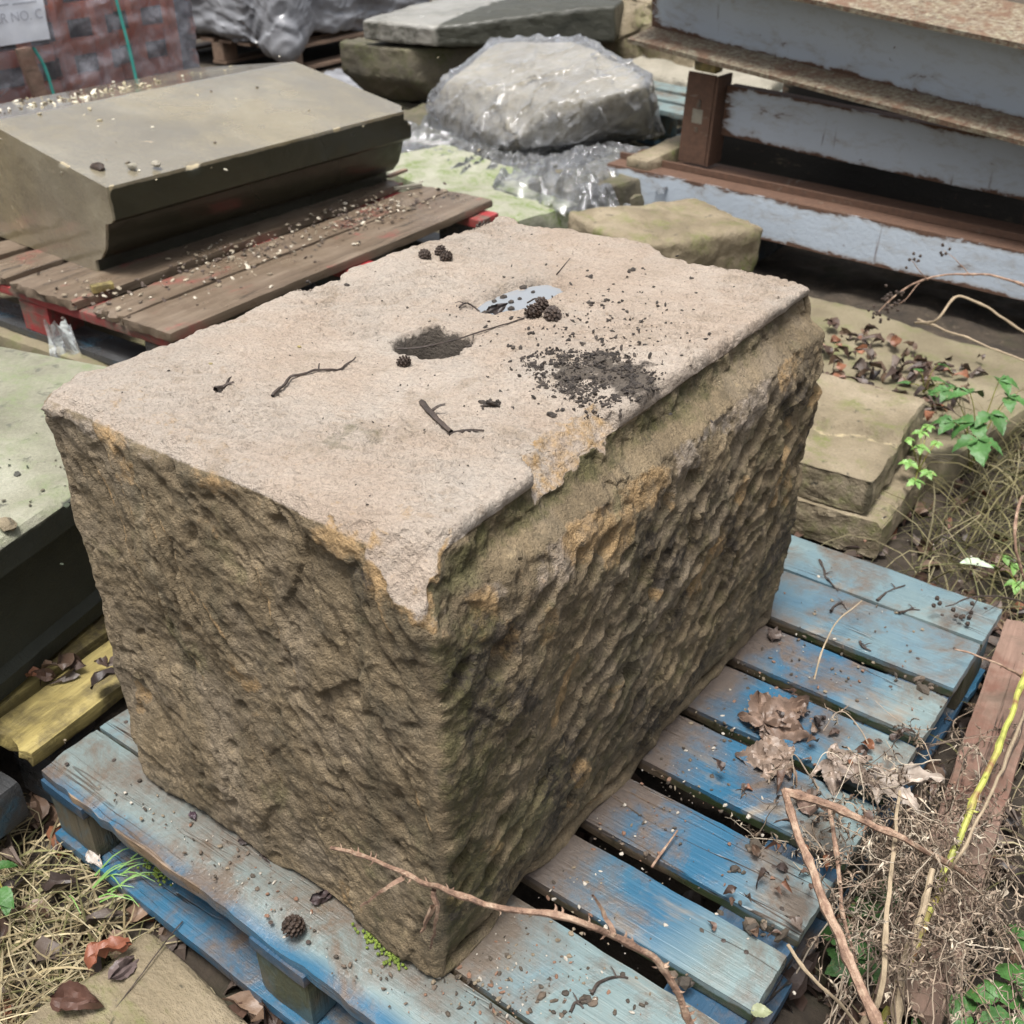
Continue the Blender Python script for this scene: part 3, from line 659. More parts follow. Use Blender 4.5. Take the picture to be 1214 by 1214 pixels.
BLK = (-.572, .0, .0, .86)
def blue_pallet(x0, y0, x1, ys, name, label):
    t = thing(name, label, 'pallet', (x0, y0, 0))
    W = x1-x0; D = ys[-1][1]-y0
    for k, (a, b) in enumerate(ys):
        V, Q = plank((W, b-a, .022), 3+k*7, r=.0035, end=.0012, ax=0)
        if k == 0:      # front board: splintered, sagging front edge
            f = sst(.05, .0, V[:, 1]); xx = np.stack([V[:, 0], V[:, 0]*0, V[:, 0]*0], 1)
            V[:, 1] += f*(.004+.005*fbm(xx, 5, 3, 3)+.0035*fbm(xx, 40, 3, 5)); V[:, 2] -= f*.009*(1+.6*fbm(xx, 9, 3, 9))
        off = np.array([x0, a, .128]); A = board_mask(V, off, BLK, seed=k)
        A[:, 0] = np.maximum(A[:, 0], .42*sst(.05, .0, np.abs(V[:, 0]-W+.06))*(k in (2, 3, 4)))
        A[:, 3] = (.95, .80, .22, .14, .08, .12, .22, .52, .70)[k]+(.70*sst(.13, .28, off[0]+V[:, 0]) if 1 < k < 7 else 0)
        if k: A[:, 2] = np.maximum(A[:, 2], .75*sst(.019, .015, V[:, 2])*sst(.012, .006, np.minimum(V[:, 1], b-a-V[:, 1])))  # board sides darkened below the top edge
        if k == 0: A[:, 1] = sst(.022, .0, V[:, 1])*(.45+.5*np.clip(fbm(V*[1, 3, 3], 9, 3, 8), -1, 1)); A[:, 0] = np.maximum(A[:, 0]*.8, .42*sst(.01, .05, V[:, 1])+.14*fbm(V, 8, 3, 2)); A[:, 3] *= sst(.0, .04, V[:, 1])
        else: A[:, 1] = .35*sst(.02, .0, W-V[:, 0])
        p = mesh_obj('deck_board', V, Q, MAT['blue'], t, True, A); p.location = (0, a-y0, .128+.001*(k % 3))
        nm = MB()
        for nx in (.03, .07, W/2-.02, W/2+.02, W-.07, W-.03):
            N0, N1 = blob((.0036, .0036, .0012), int(nx*99)+k, .2, 1); nm.add(N0+[nx+random.gauss(0, .006), (b-a)*random.choice((.28, .72))+random.gauss(0, .006), .0222], N1)
        tag(nm.build('nail', MAT['twig'], p), None, None, None, 'stuff')
    bx = [0, W/2-.055, W-.105]
    for x in bx:
        V, Q = plank((.10, D, .021), 90+int(x*100), step=(.02, .03, .01), ax=1)
        p = mesh_obj('stringer_board', V, Q, MAT['blue_y'], t, True, np.zeros((len(V), 4))); p.location = (x, 0, .1065)
        for y in (.006, D/2-.07, D-.146):
            V, Q = rbox((.096, .14, .084), .012, .005, .002, 10, int(x*100+y*50))
            p = mesh_obj('block', V, Q, MAT['blueblock'], t); p.location = (x+.002, y, .0205)
        V, Q = plank((.10, D-.20, .02), 60+int(x*100), step=(.02, .03, .01), ax=1)
        p = mesh_obj('bottom_board', V, Q, MAT['blue_y'], t, True, np.zeros((len(V), 4))); p.location = (x, .10, 0)
    for y in (-.004, D-.098):
        V, Q = plank((W, .096, .02), 40+int(y*10), step=(.02, .012, .01), end=.003)
        A = np.zeros((len(V), 4)); A[:, 1] = .3*sst(.01, 0, V[:, 1]); A[:, 2] = .42*sst(.2, .5, fbm(V, 6, 3, 4))
        p = mesh_obj('bottom_board', V, Q, MAT['blue'], t, True, A); p.location = (0, y, 0)
    return t
YS = [(-.085, .018), (.022, .150), (.183, .277), (.307, .412), (.450, .565), (.588, .710), (.737, .846), (.873, 1.012), (1.0155, 1.127)]
blue_pallet(-.70, -.085, .30, YS, 'blue_pallet', 'weathered blue wooden pallet carrying the big sandstone block')

# second blue pallet far behind the wrapped stone
YS2 = [(0, .11), (.15, .26), (.30, .41), (.45, .56), (.60, .71), (.75, .86)]
bp2 = thing('blue_pallet', 'blue pallet standing in the gap between the wrapped stone and the steel beams', 'pallet', (-2.30, 3.62, 0.16), (0, 0, R(-14)))
for k, (a, b) in enumerate(YS2):
    V, Q = plank((.9, b-a, .022), 300+k, step=(.05, .04, .011)); p = mesh_obj('deck_board', V, Q, MAT['blue'], bp2, True, np.tile([0, 0, 0, .8], (len(V), 1))); p.location = (0, a, .128)
for x in (0, .40, .80):
    V, Q = plank((.10, .86, .021), 320, step=(.05, .05, .01), ax=1); p = mesh_obj('stringer_board', V, Q, MAT['blue_y'], bp2, True, np.tile([0, 0, 0, .8], (len(V), 1))); p.location = (x, 0, .1065)
    V, Q = plank((.10, .86, .02), 330, step=(.05, .05, .01), ax=1); p = mesh_obj('bottom_board', V, Q, MAT['blue_y'], bp2, True, np.tile([0, 0, 0, .8], (len(V), 1))); p.location = (x, 0, 0)
    for y in (.0, .36, .72):
        V, Q = rbox((.096, .14, .085), .05, .004); p = mesh_obj('block', V, Q, MAT['blueblock'], bp2); p.location = (x+.002, y, .0205)
o = mesh_obj('stone_slab', *rbox((1.3, 1.2, .19), .05, .02, .012, 6, 71), MAT['darkstone']); o.location = (-2.45, 3.40, -.03); o.rotation_euler = (0, 0, R(-14))
tag(o, 'dark slab lying under the far blue pallet behind the wrapped stone', 'stone slab')

# red pallet under the saddleback coping stone
rp = thing('red_pallet', 'worn brown pallet with red painted edges under the dark coping stone', 'pallet', (-1.452, .785, .187), (0, 0, R(2.4)))
xs = [(-.165, 0), (-.285, -.175), (-.60, -.345), (-.76, -.63), (-.90, -.80), (-1.06, -.94)]
for k, (a, b) in enumerate(xs):
    V, Q = plank((b-a, 1.24, .024), 150+k*3, step=(.014, .03, .012), ax=1, end=.016 if k else .006, r=.004, warp=.004, amp=.002)
    A = np.zeros((len(V), 4)); A[:, 0] = .5*sst(-.2, .5, fbm(V+k, 7, 3, 6)); A[:, 1] = .6*sst(.03, .0, V[:, 1])
    p = mesh_obj('deck_board', V, Q, MAT['red_y'], rp, True, A); p.location = (a, 0.012*(k % 2), .126)
for y in (.012, .58, 1.12):
    V, Q = plank((1.10, .10, .024), 180+int(y*10), end=.006, r=.004); p = mesh_obj('stringer_board', V, Q, MAT['red_x'], rp); p.location = (-1.06, y, .1005)
    V, Q = plank((1.10, .10, .02), 190+int(y*10)); p = mesh_obj('bottom_board', V, Q, MAT['greywood'], rp); p.location = (-1.06, y, 0)
    for x in (-1.06, -.60, -.12):
        V, Q = rbox((.115, .096, .08), .03, .004, .002); p = mesh_obj('block', V, Q, MAT['red_x'] if x < -.5 else MAT['greywood'], rp); p.location = (x, y+.002, .0203)
o = mesh_obj('stone_slab', *rbox((1.2, 1.5, .21), .03, .02, .01, 6, 81), MAT['flagstone']); o.location = (-2.62, .70, -.025); o.rotation_euler = (0, 0, R(4)); o.scale = (1.03, .95, 1)
tag(o, 'thick flat slab carrying the red edged pallet', 'stone slab')

# mossy yellowed pallet at the left, only its deck ends in view
yp = thing('timber_pallet', 'old yellowed mossy pallet beside the left end of the blue pallet', 'pallet', (-.722, -.075, 0), (0, 0, R(7)))
for k, (a, b) in enumerate([(-.105, 0), (-.235, -.125), (-.38, -.27), (-.53, -.42), (-.69, -.58)]):
    V, Q = plank((b-a, 1.0, .026), 210+k*5, step=(.012, .025, .012), ax=1, end=.012, r=.004, warp=.005, amp=.002)
    p = mesh_obj('deck_board', V, Q, MAT['yellowwood'], yp); p.location = (a, .01*(k % 2), .132)
for y in (.03, .5, .88):
    V, Q = plank((.68, .09, .024), 230, end=.004); p = mesh_obj('stringer_board', V, Q, MAT['greywood'], yp); p.location = (-.69, y, .107)
    for x in (-.69, -.39, -.11):
        V, Q = rbox((.10, .086, .105), .03, .004, .002); p = mesh_obj('block', V, Q, MAT['greywood'], yp); p.location = (x, y+.002, .001)
V, Q = plank((.62, .075, .075), 240, r=.006, amp=.002)
o = mesh_obj('timber_bearer', V, Q, MAT['greywood']); o.location = (-1.34, -.19, .0); o.rotation_euler = (0, R(0), R(-3))
o.matrix_world = Matrix.Translation((-.735, -.135, .035)) @ Matrix.Rotation(R(187), 4, 'Z') @ Matrix.Translation((0, -.04, 0))
tag(o, 'dark wet squared timber lying in front of the yellowed mossy pallet', 'timber')

# ------------------------------------------------------------------ moulded stones
def prism(profile, length, step, seed, amp=.004, sc=9, r=0, capn=18):
    """closed (x,z) profile swept along y, with subdivided, roughened skin"""
    P = np.asarray(profile, float); nP = np.roll(P, -1, 0); pts = []
    for a, b in zip(P, nP):
        k = max(1, int(np.linalg.norm(b-a)/step)); tt = np.linspace(0, 1, k, endpoint=False)
        tt = np.where(k > 3, tt, tt); pts.append(a+(b-a)*tt[:, None])
    C = np.concatenate(pts); m = len(C); n = max(2, int(length/step)); cen = C.mean(0)
    rows = [(C-cen)*f+cen for f in np.linspace(.0, 1, capn+1)[1:-1]]
    ys, secs = [], []
    for f in rows: secs.append(f); ys.append(0)
    for k in range(n+1): secs.append(C); ys.append(length*k/n)
    for f in rows[::-1]: secs.append(f); ys.append(length)
    V = np.concatenate([np.stack([s_[:, 0], np.full(m, y), s_[:, 1]], 1) for s_, y in zip(secs, ys)])
    ns = len(secs); V = np.concatenate([V, [[cen[0], 0, cen[1]], [cen[0], length, cen[1]]]])
    i = np.arange((ns-1)*m); rw, c = i//m, i % m; c2 = (c+1) % m
    Q = np.stack([rw*m+c, (rw+1)*m+c, (rw+1)*m+c2, rw*m+c2], 1)
    j = np.arange(m); j2 = (j+1) % m
    T3 = np.concatenate([np.stack([np.full(m, ns*m), j, j2], 1), np.stack([np.full(m, ns*m+1), (ns-1)*m+j2, (ns-1)*m+j], 1)])
    # normals by finite smoothing, then roughen; soften arrises by averaging
    nv = V-np.array([cen[0], length/2, cen[1]]); nv[:, 1] *= .15; capm = (V[:, 1] < 1e-6) | (V[:, 1] > length-1e-6); nv[capm] = nv[capm]*.15+np.stack([0*V[capm, 1], np.where(V[capm, 1] > length/2, 1., -1.), 0*V[capm, 1]], 1); nv /= np.maximum(np.linalg.norm(nv, axis=1), 1e-6)[:, None]
    V = V+nv*(amp*fbm(V, sc, 5, seed, .55)+amp*.8*cell3(V, sc*1.6, seed))[:, None]
    e = np.minimum(V[:, 1], length-V[:, 1]); 
    return V, [Q, T3]
CHIP = [None]
def chipstone(V, seed, spots):
    CHIP[0] = np.zeros(len(V))
    for (c, r) in spots:
        c = np.array(c); d = V-c; L = np.linalg.norm(d, axis=1); m = L < r*(1+.15*fbm(V, 25, 3, seed)); 
        CHIP[0][m] = 1
        V[m] = c+d[m]/L[m][:, None]*(r*(1+.15*fbm(V[m], 25, 3, seed)))[:, None]
    return V

prof = [(0, .0), (0, .03), (.030, .040), (.058, .070), (.074, .110), (.082, .138), (.110, .146), (.118, .154), (.118, .234), (-.38, .318), (-.90, .245), (-.90, .14), (-.80, .05), (-.80, 0)]
V, F = prism(prof, 1.055, .014, 5, .0010, 16)
V = chipstone(V, 3, [((.15, .0, .27), .050), ((.145, .26, .262), .042), ((.145, .47, .256), .036), ((.13, -.04, .09), .055), ((-.05, -.06, .28), .068), ((-.2, -.06, .32), .07), ((-.35, -.05, .345), .055), ((.13, 1.09, .24), .06), ((.135, .75, .262), .035)])
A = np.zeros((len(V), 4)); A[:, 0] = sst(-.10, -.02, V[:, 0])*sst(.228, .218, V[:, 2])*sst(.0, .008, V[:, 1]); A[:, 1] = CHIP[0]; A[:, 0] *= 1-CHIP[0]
o = mesh_obj('coping_stone', V, F, MAT['coping'], None, True, A); o.location = (-1.932, .935, .336); o.rotation_euler = (0, 0, R(-1.5))
tag(o, 'large wet saddleback coping stone with undercut moulded front, on the red edged pallet', 'stone')

prof = [(-.045, 0), (-.040, .03), (-.055, .042), (-.058, .10), (-.055, .200), (-.02, .212), (-.004, .218), (0, .262), (-.008, .272), (-.70, .275), (-.70, 0)]
V, F = prism([(a, b) for a, b in prof], 1.15, .014, 15, .0014, 9)
V = chipstone(V, 4, [((.03, .75, .30), .05), ((.03, .6, .30), .045)])
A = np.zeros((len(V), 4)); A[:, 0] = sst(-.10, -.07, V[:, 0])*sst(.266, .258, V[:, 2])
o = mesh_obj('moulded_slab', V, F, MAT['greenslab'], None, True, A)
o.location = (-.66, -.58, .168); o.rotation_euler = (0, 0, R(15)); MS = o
tag(o, 'pale green algae covered moulded slab left of the sandstone block', 'stone slab')

# stacked moulded stones to the right
prof = [(0, 0), (.205, 0), (.215, .01), (.215, .078), (.2, .086), (.0, .09)]
def prism_x(*a, **k):
    V, F = prism(*a, **k); return V, F
V, F = prism([(-.55, 0), (0, 0), (.004, .012), (.002, .075), (-.01, .086), (-.55, .088)], .32, .010, 25, .004, 14)
o = mesh_obj('walling_stone', V, F, MAT['yorkstone']); o.location = (.0, 1.375, -.005); o.rotation_euler = (0, 0, R(3))
tag(o, 'lower buff dressed stone of the pair behind the blue pallet', 'stone')
V, F = prism([(-.56, .0), (-.012, .0), (0, .014), (-.002, .090), (-.006, .096), (-.56, .112)], .40, .010, 27, .005, 14)
ys_ = .175+.035*fbm(np.stack([V[:, 0], 0*V[:, 0], 0*V[:, 0]], 1), 9, 4, 5)+.02*cell2(V[:, 0]*22, 0*V[:, 0], 3)[2]; fr_ = sst(.02, -.004, V[:, 1]-ys_)
V[:, 2] = np.where(V[:, 2] > .06, np.minimum(V[:, 2], .112-.034*fr_+.003*cell3(V, 30, 4)), V[:, 2]); A = np.zeros((len(V), 4)); A[:, 1] = .55*sst(.03, .0, np.abs(V[:, 1]-ys_+.02))*(V[:, 2] > .05)
V = chipstone(V, 8, [((.03, .12, .13), .045), ((-.3, -.03, .125), .04), ((-.12, -.03, .125), .036)]); A[:, 0] = .42*sst(.006, .0, V[:, 1])+.42*sst(-.01, -.004, V[:, 0])
o = mesh_obj('walling_stone', V, F, MAT['yorkstone'], None, True, A); o.location = (-.035, 1.385, .086); o.rotation_euler = (0, 0, R(5))
tag(o, 'upper buff stone with a broken ochre face, topmost of the pair behind the blue pallet', 'stone')
V, Q = rbox((.95, .66, .09), .022, .015, .008, 6, 91)
o = mesh_obj('flagstone', V, Q, MAT['flagstone']); o.location = (-.92, 1.90, -.022); o.rotation_euler = (R(1), 0, R(-10))
tag(o, 'broad flat flagstone littered with dead leaves below the steel beams', 'stone slab')

# block between the hewn stone and the beams
V, Q = rbox((.36, .52, .33), .012, .022, .012, 6, 97)
o = mesh_obj('rough_block', V, Q, MAT['yorkstone']); o.location = (-1.40, 2.22, -.055); o.rotation_euler = (R(-3), R(3), R(-22)); o.scale = (.95, 1, 1)
tag(o, 'rounded mossy buff stone block between the big sandstone block and the steel beams', 'stone')

# hull-shaped stones
def hull(pts, step_sub, seed, amp=.008, bev=.012):
    bm = bmesh.new()
    for p in pts: bm.verts.new(p)
    r_ = bmesh.ops.convex_hull(bm, input=bm.verts)
    junk = list({e for e in r_['geom_interior']+r_['geom_unused'] if isinstance(e, bmesh.types.BMVert)})
    if junk: bmesh.ops.delete(bm, geom=junk, context='VERTS')
    bmesh.ops.dissolve_limit(bm, angle_limit=.02, verts=bm.verts, edges=bm.edges)
    bmesh.ops.bevel(bm, geom=list(bm.edges), offset=bev, segments=2, affect='EDGES', profile=.5)
    bmesh.ops.triangulate(bm, faces=bm.faces)
    for _ in range(6):
        long = [e for e in bm.edges if e.calc_length() > step_sub]
        if not long: break
        bmesh.ops.subdivide_edges(bm, edges=long, cuts=1); bmesh.ops.triangulate(bm, faces=[f for f in bm.faces if len(f.verts) > 3])
    bm.normal_update()
    V = np.array([v.co[:] for v in bm.verts]); N_ = np.array([v.normal[:] for v in bm.verts]); F = np.array([[v.index for v in f.verts] for f in bm.faces]) if True else None
    bm.verts.index_update(); F = np.array([[v.index for v in f.verts] for f in bm.faces]); bm.free()
    return V+N_*(amp*fbm(V, 9, 5, seed)+amp*.5*cell3(V, 14, seed))[:, None], F
def stone(name, pts, mat, label, loc, rz=0, seed=1, amp=.008, step=.03, cat='stone', bev=.012, dark_side=None):
    V, F = hull(pts, step, seed, amp, bev); A = None
    if dark_side: A = np.zeros((len(V), 4)); A[:, 0] = dark_side(V)
    o = mesh_obj(name, V, F, mat, None, True, A); o.location = loc; o.rotation_euler = (0, 0, R(rz)); return tag(o, label, cat)
def box8(x0, y0, z0, x1, y1, z1, cut=0):
    return [(x, y, z) for x in (x0, x1) for y in (y0, y1) for z in (z0, z1)]

# the wrapped stone: local axes, placed at (-2.15, 3.15)
WLOC = np.array([-2.19, 3.14, .19])
WP = [tuple(GY(*a)-WLOC) for a in ((529, 97, 3.15), (588, 50, 3.45), (684, 48, 3.5), (757, 104, 3.2), (657, 121, 3.02), (605, 163, 2.92), (511, 125, 3.1), (530, 165, 3.06), (588, 182, 2.98), (671, 168, 3.02), (722, 112, 3.1), (735, 140, 3.15))]
WP += [(-.40, .25, .02), (-.33, .33, .25), (.1, .42, .02), (.42, .3, .04), (.40, .22, .27)]
stone('wrapped_stone', WP, MAT['wetgrey'], 'grey faceted stone wrapped in clear crumpled film, beside the steel beams', WLOC, 0, 11, .004, .03)
# stones it rests on
stone('base_stone', box8(-.13, -.16, 0, .15, .45, .26)+[(.17, .1, .0)], MAT['darkstone'], 'dark stone block half covered by clear film, in front of the wrapped stone', (-1.62, 2.70, -.02), -8, 13, .008)
stone('base_stone', box8(-.45, -.2, 0, .62, .55, .205), MAT['darkstone'], 'dark stone block hidden below the wrapped stone at its left', (-2.55, 3.02, -.02), 6, 14, .01)
V, Q = rbox((.86, .40, .2), .02, .012, .008, 8, 101)
o = mesh_obj('mossy_slab', V, Q, MAT['mossyslab']); o.location = (-2.44, 2.42, .03); o.rotation_euler = (0, R(2), R(-12))
tag(o, 'pale slab speckled with bright green moss, behind the red edged pallet', 'stone slab')
o = mesh_obj('small_post_stone', *rbox((.10, .34, .10), .014, .012, .005, 10, 103), MAT['yorkstone']); o.location = (-1.53, 2.82, .20); o.rotation_euler = (R(4), 0, R(-6))
tag(o, 'short squared buff stone lying left of the rusty end of the steel beams', 'stone')
o = mesh_obj('rough_stone', *rbox((.22, .5, .21), .03, .03, .012, 7, 105), MAT['darkstone']); o.location = (-1.66, 2.76, -.02); o.rotation_euler = (0, 0, R(-8))
tag(o, 'low dark stone under the short squared stone beside the beams', 'stone')
# octagonal ended coping stones
def octprism(name, label, loc, rz, L, W, H, under, mat, seed):
    pts = []
    for x in (0, L):
        pts += [(x, 0, under), (x, 0, H), (x, W, H), (x, W, under), (x, W*.25, 0), (x, W*.85, 0)]
    V, F = hull(pts, .04, seed, .008, .01); o = mesh_obj(name, V, F, mat); o.location = loc; o.rotation_euler = (0, 0, R(rz)); return tag(o, label, 'stone')
stone('kerb_stone', [(0, 0, .13), (.42, -.02, .13), (0, 0, .27), (.42, -.02, .27), (.50, .10, .02), (.12, .10, 0), (0, .55, .13), (.75, .5, .13), (0, .55, .27), (.74, .5, .27), (.72, .30, .03), (.66, .22, .27)], MAT['darkstone'],
      'lower dark stone with a sloping underside, in the pile behind the coping stone', (-3.55, 3.45, .145), 6, 31, .008, .04)
stone('kerb_stone', [(0, 0, 0), (.42, 0, 0), (0, 0, .09), (.42, 0, .085), (1.05, .55, 0), (1.05, .55, .16), (.15, .75, 0), (.1, .7, .14), (.95, .85, .15), (.95, .85, 0), (.5, .1, .10)], MAT['paletop'],
      'upper dark stone with a wet pale top, topmost in the pile behind the coping stone', (-3.40, 3.46, .435), 4, 33, .006, .03, dark_side=lambda V: .75*sst(.38, .46, V[:, 0])+.5*sst(.085, .075, V[:, 2])*sst(.40, .3, V[:, 0]))  # pale colour stands in for wet sheen; right side and low front darker
stone('base_stone', box8(-.5, -.3, 0, .5, .4, .16), MAT['darkstone'], 'buried stone carrying the pile behind the coping stone', (-3.1, 3.85, -.02), 6, 35, .02, .06)
stone('rubble_stone', box8(-.45, -.25, 0, .55, .4, .62)+[(0, -.32, .4)], MAT['yorkstone'], 'yellow green mossy stone behind the pile, near the end of the top beam', (-2.45, 4.55, -.02), -20, 37, .03, .05)
stone('rubble_stone', [(-.35, -.1, 0), (.4, -.12, 0), (-.38, .0, .36), (.42, -.02, .33), (.35, .45, .44), (-.3, .42, .46), (-.3, .45, 0), (.36, .45, 0)], MAT['greystone'], 'pale broken stone behind the wrapped stone, under the end of the top beam', (-1.98, 4.0, -.02), -8, 39, .012, .04)
# stone under the front of the blue pallet, bottom left
V, Q = rbox((.20, .30, .06), .012, .012, .006, 9, 107)
o = mesh_obj('kerb_stone', V, Q, MAT['yorkstone']); o.location = G(150, 1250, .04)*[1, 1, 0]+[0, 0, -.018]; o.rotation_euler = (0, 0, R(-33))
o.location = (-.475, -.395, -.035); o.rotation_euler = (0, 0, R(-4)); o.scale = (1.6, .98, .9)
tag(o, 'buff stone half buried in soil under the front edge of the blue pallet', 'stone')

# ------------------------------------------------------------------ steel beams
def beam_part(name, size, loc, mat, parent, seed, edge='z', step=(.05, .02, .02), r=.002, amp=.0015):
    V, Q = rbox(size, step, r, amp, 4, seed)
    e = np.minimum(V[:, 2], size[2]-V[:, 2]); A = np.zeros((len(V), 4)); A[:, 0] = sst(.022, .0, e) if edge == 'z' else .5
    A[:, 0] = np.maximum(A[:, 0], sst(.05, 0, V[:, 0]))
    p = mesh_obj(name, V, Q, mat, parent, True, A); p.location = loc; return p
def channel(label, loc, ry, rz, L, H, D):
    t = thing('steel_beam', label, 'steel beam', loc, (0, R(ry), R(rz)), 'steel beams stacked beside the brambles')
    beam_part('web', (L, .008, H), (0, 0, 0), MAT['steel'], t, int(H*999))
    beam_part('top_flange', (L, D if D > .2 else .05, .009), (0, .0085, H-.0095), MAT['steelrust'], t, 7, 'n')
    beam_part('bottom_flange', (L, D, .009), (0, .0085, 0.0005), MAT['steelrust'], t, 9, 'n')
    return t
b3 = channel('grey blue beam with a wide brown top, lowest of the stacked steel beams', (-1.60, 2.80, .128), 1.5, 0, 3.1, .142, .25)
beam_part('lip', (3.1, .012, .022), (0, .085, .1423), MAT['steelrust'], b3, 12, 'n')
b2 = channel('grey blue beam with a rusty cleated end, middle of the stacked steel beams', (-1.26, 3.0, .375), 3.0, 0, 2.7, .165, .15)
# cleat at its end
cl = beam_part('end_plate', (.105, .012, .30), (-.125, -.055, -.10), MAT['steelrust'], b2, 21, 'n', (.02, .012, .02))
beam_part('end_plate', (.012, .10, .30), (-.0195, -.053, -.102), MAT['steelrust'], b2, 22, 'n', (.012, .02, .02))
beam_part('cap_block', (.085, .06, .065), (-.112, -.05, .2025), MAT['yellowwood'], b2, 23, 'n', (.02, .02, .02), .006, .004)
for z, h_ in ((.005, .02), (.085, .03)):
    p = beam_part('slot', (.016, .003, h_), (-.078, -.0575, z), MAT['steeldark'], b2, 24, 'n', (.01, .01, .01), .001, .0005)
p = beam_part('paint_patch', (.042, .002, .05), (-.092, -.0565, .035), MAT['greystone'], b2, 25, 'n', (.006, .006, .006), .001, .003)
b1 = thing('steel_beam', 'deep grey blue beam with lichen crusted flanges, topmost of the stacked steel beams', 'steel beam', (-1.60, 2.905, .655), (R(10), R(5.0), R(-6.3)), 'steel beams stacked beside the brambles')
beam_part('web', (3.0, .010, .232), (0, .135, .0165), MAT['steel'], b1, 31)
beam_part('bottom_flange', (3.0, .28, .016), (0, 0, 0), MAT['steellichen'], b1, 33, 'n', (.03, .02, .012), .003, .002)
beam_part('top_flange', (3.0, .28, .016), (0, 0, .2490), MAT['steellichen'], b1, 35, 'n', (.03, .02, .012), .003, .002)
b4 = channel('dark rusty beam lying on the topmost grey blue beam, mostly above the picture', (-.95, 3.06, .93), 5.0, -6.3, 2.5, .20, .1)
for c_ in b4.children: c_.data.materials[0] = MAT['steeldark']
b5 = channel('near black beam added behind the lowest grey blue beam to keep the gap dark', (-1.5, 3.30, .10), 1.5, 0, 3.0, .22, .1)  # added to block light; near-black colour stands for the gap's shade
for c_ in b5.children: c_.data.materials[0] = MAT['steeldark']
b6 = channel('near black beam added behind the middle grey blue beam to keep the gap dark', (-1.2, 3.32, .345), 3.0, 0, 2.7, .24, .1)  # second added blocker, painted near black as shade in the middle gap
for c_ in b6.children: c_.data.materials[0] = MAT['steeldark']
for x, nm in ((-1.15, 'left'), (.75, 'right')):
    V, Q = rbox((.1, .9, .12), .04, .005, .003); o = mesh_obj('timber_bearer', V, Q, MAT['greywood']); o.location = (x, 2.78, -.03)
    tag(o, 'dark timber bearer under the %s end of the steel beams' % ('rusty cleated' if x < 0 else 'far right'), 'timber')

# ------------------------------------------------------------------ wrapped loads at the back
ts = thing('shrink_wrapped_load', 'pallet load of terracotta pieces in clear shrink wrap with a printed white sheet', 'wrapped load', (-4.72, 1.55, 0))
for k, z in enumerate((.02, .16, .33, .50, .67, .84)):
    for j in range(5):
        V, Q = rbox((.05, .36, .075), (.05, .06, .04), .006, .003, 12, k*7+j); p = mesh_obj('clay_bar', V, Q, MAT['terra'], ts); p.location = (.0, j*.365, z+.008*((k*3+j*5) % 4))
for j in range(9):
    V, Q = rbox((.055, .055, 1.0), (.05, .05, .1), .008, .004, 6, 50+j); p = mesh_obj('clay_upright', V, Q, MAT['terra'], ts); p.location = (.052, .04+j*.212, .01)
for k in range(5):
    for j in range(10):
        V, Q = rbox((.16, .13, .105), .04, .02, .014, 9, k*11+j); p = mesh_obj('grey_piece', V, Q, MAT['greyfill'], ts); p.location = (-.17, .02+j*.182, .055+k*.17)
V, Q = rbox((.9, 1.75, .9), .2, .01); p = mesh_obj('core', V, Q, MAT['greyfill'], ts); p.location = (-1.1, .03, .01)
# film
V, Q = box_grid((1.35, 1.92, 1.10), (14, 110, 70)); V -= [1.22, .04, 0]
nn = (V-np.array([-.55, .9, .5])); nn = np.sign(nn)*np.abs(nn/np.array([.68, .96, .55]))**9; nn /= np.linalg.norm(nn, axis=1)[:, None]
st_ = np.stack([V[:, 0]*2, V[:, 1]*2.2+V[:, 2]*2.5, V[:, 2]*14-V[:, 1]*3], 1)
V = V+nn*(.010*fbm(st_, 1, 4, 5)+.012*fbm(V, 7, 4, 8)+.010*np.abs(fbm(V*[3, 9, 34], 1, 2, 4))*sst(.05, .3, fbm(V, 2.3, 2, 6)))[:, None]
mesh_obj('shrink_film', V, Q, MAT['shrink'], ts)
V, Q = rbox((.004, .42, .34), (.004, .03, .03), .001); V[:, 0] += .008*fbm(V*[0, 1, 1], 9, 3, 3)+.01*sst(.3, .42, V[:, 1])
lb = mesh_obj('printed_sheet', V, Q, MAT['paper'], ts); lb.location = (.155, .59, .45)
def text(s_, size, loc, parent, mat, rot=(R(90), 0, R(90))):
    cu = bpy.data.curves.new('print', 'FONT'); cu.body = s_; cu.size = size; cu.extrude = .0005
    tmp = bpy.data.objects.new('print', cu); col.objects.link(tmp); bpy.context.view_layer.update()
    me = bpy.data.meshes.new_from_object(tmp); bpy.data.objects.remove(tmp)
    me.materials.clear(); me.materials.append(mat); o = bpy.data.objects.new('lettering', me); col.objects.link(o)
    o.location = loc; o.rotation_euler = rot; o.parent = parent; return o
text('ORDER NO. C', .058, (.022, .03, .095), lb, MAT['ink'])
mb = MB()
for k, (y, z, w) in enumerate(((.20, .29, .09), (.20, .265, .11), (.20, .225, .10), (.20, .20, .14), (.13, .165, .11), (.26, .163, .12))):
    V, Q = box_grid((.001, w, .007), (1, 1, 1)); mb.add(V+[.022, y, z], Q)
mb.build('print_lines', MAT['ink'], lb, False)
mb = MB()
for (y0, z0, y1, z1) in ((.10, .30, .13, .27), (.13, .235, .165, .205), (.10, .275, .115, .26), (.03, .24, .05, .215)):
    V, Q = tube([(.022, y0, z0), (.023, (y0+y1)/2+.01, (z0+z1)/2-.006), (.022, y1, z1)], [.008, .012, .005], 5); V[:, 0] = .0225+(V[:, 0]-.0225)*.1; mb.add(V, Q)
mb.build('print_emblem', MAT['ink'], lb, False)
V, Q = tube(spline([(.138, 1.36, 1.1), (.140, 1.42, .6), (.142, 1.45, .3), (.142, 1.46, .02)], 14), .008, 6); mesh_obj('strap', V, Q, MAT['strap'], ts)
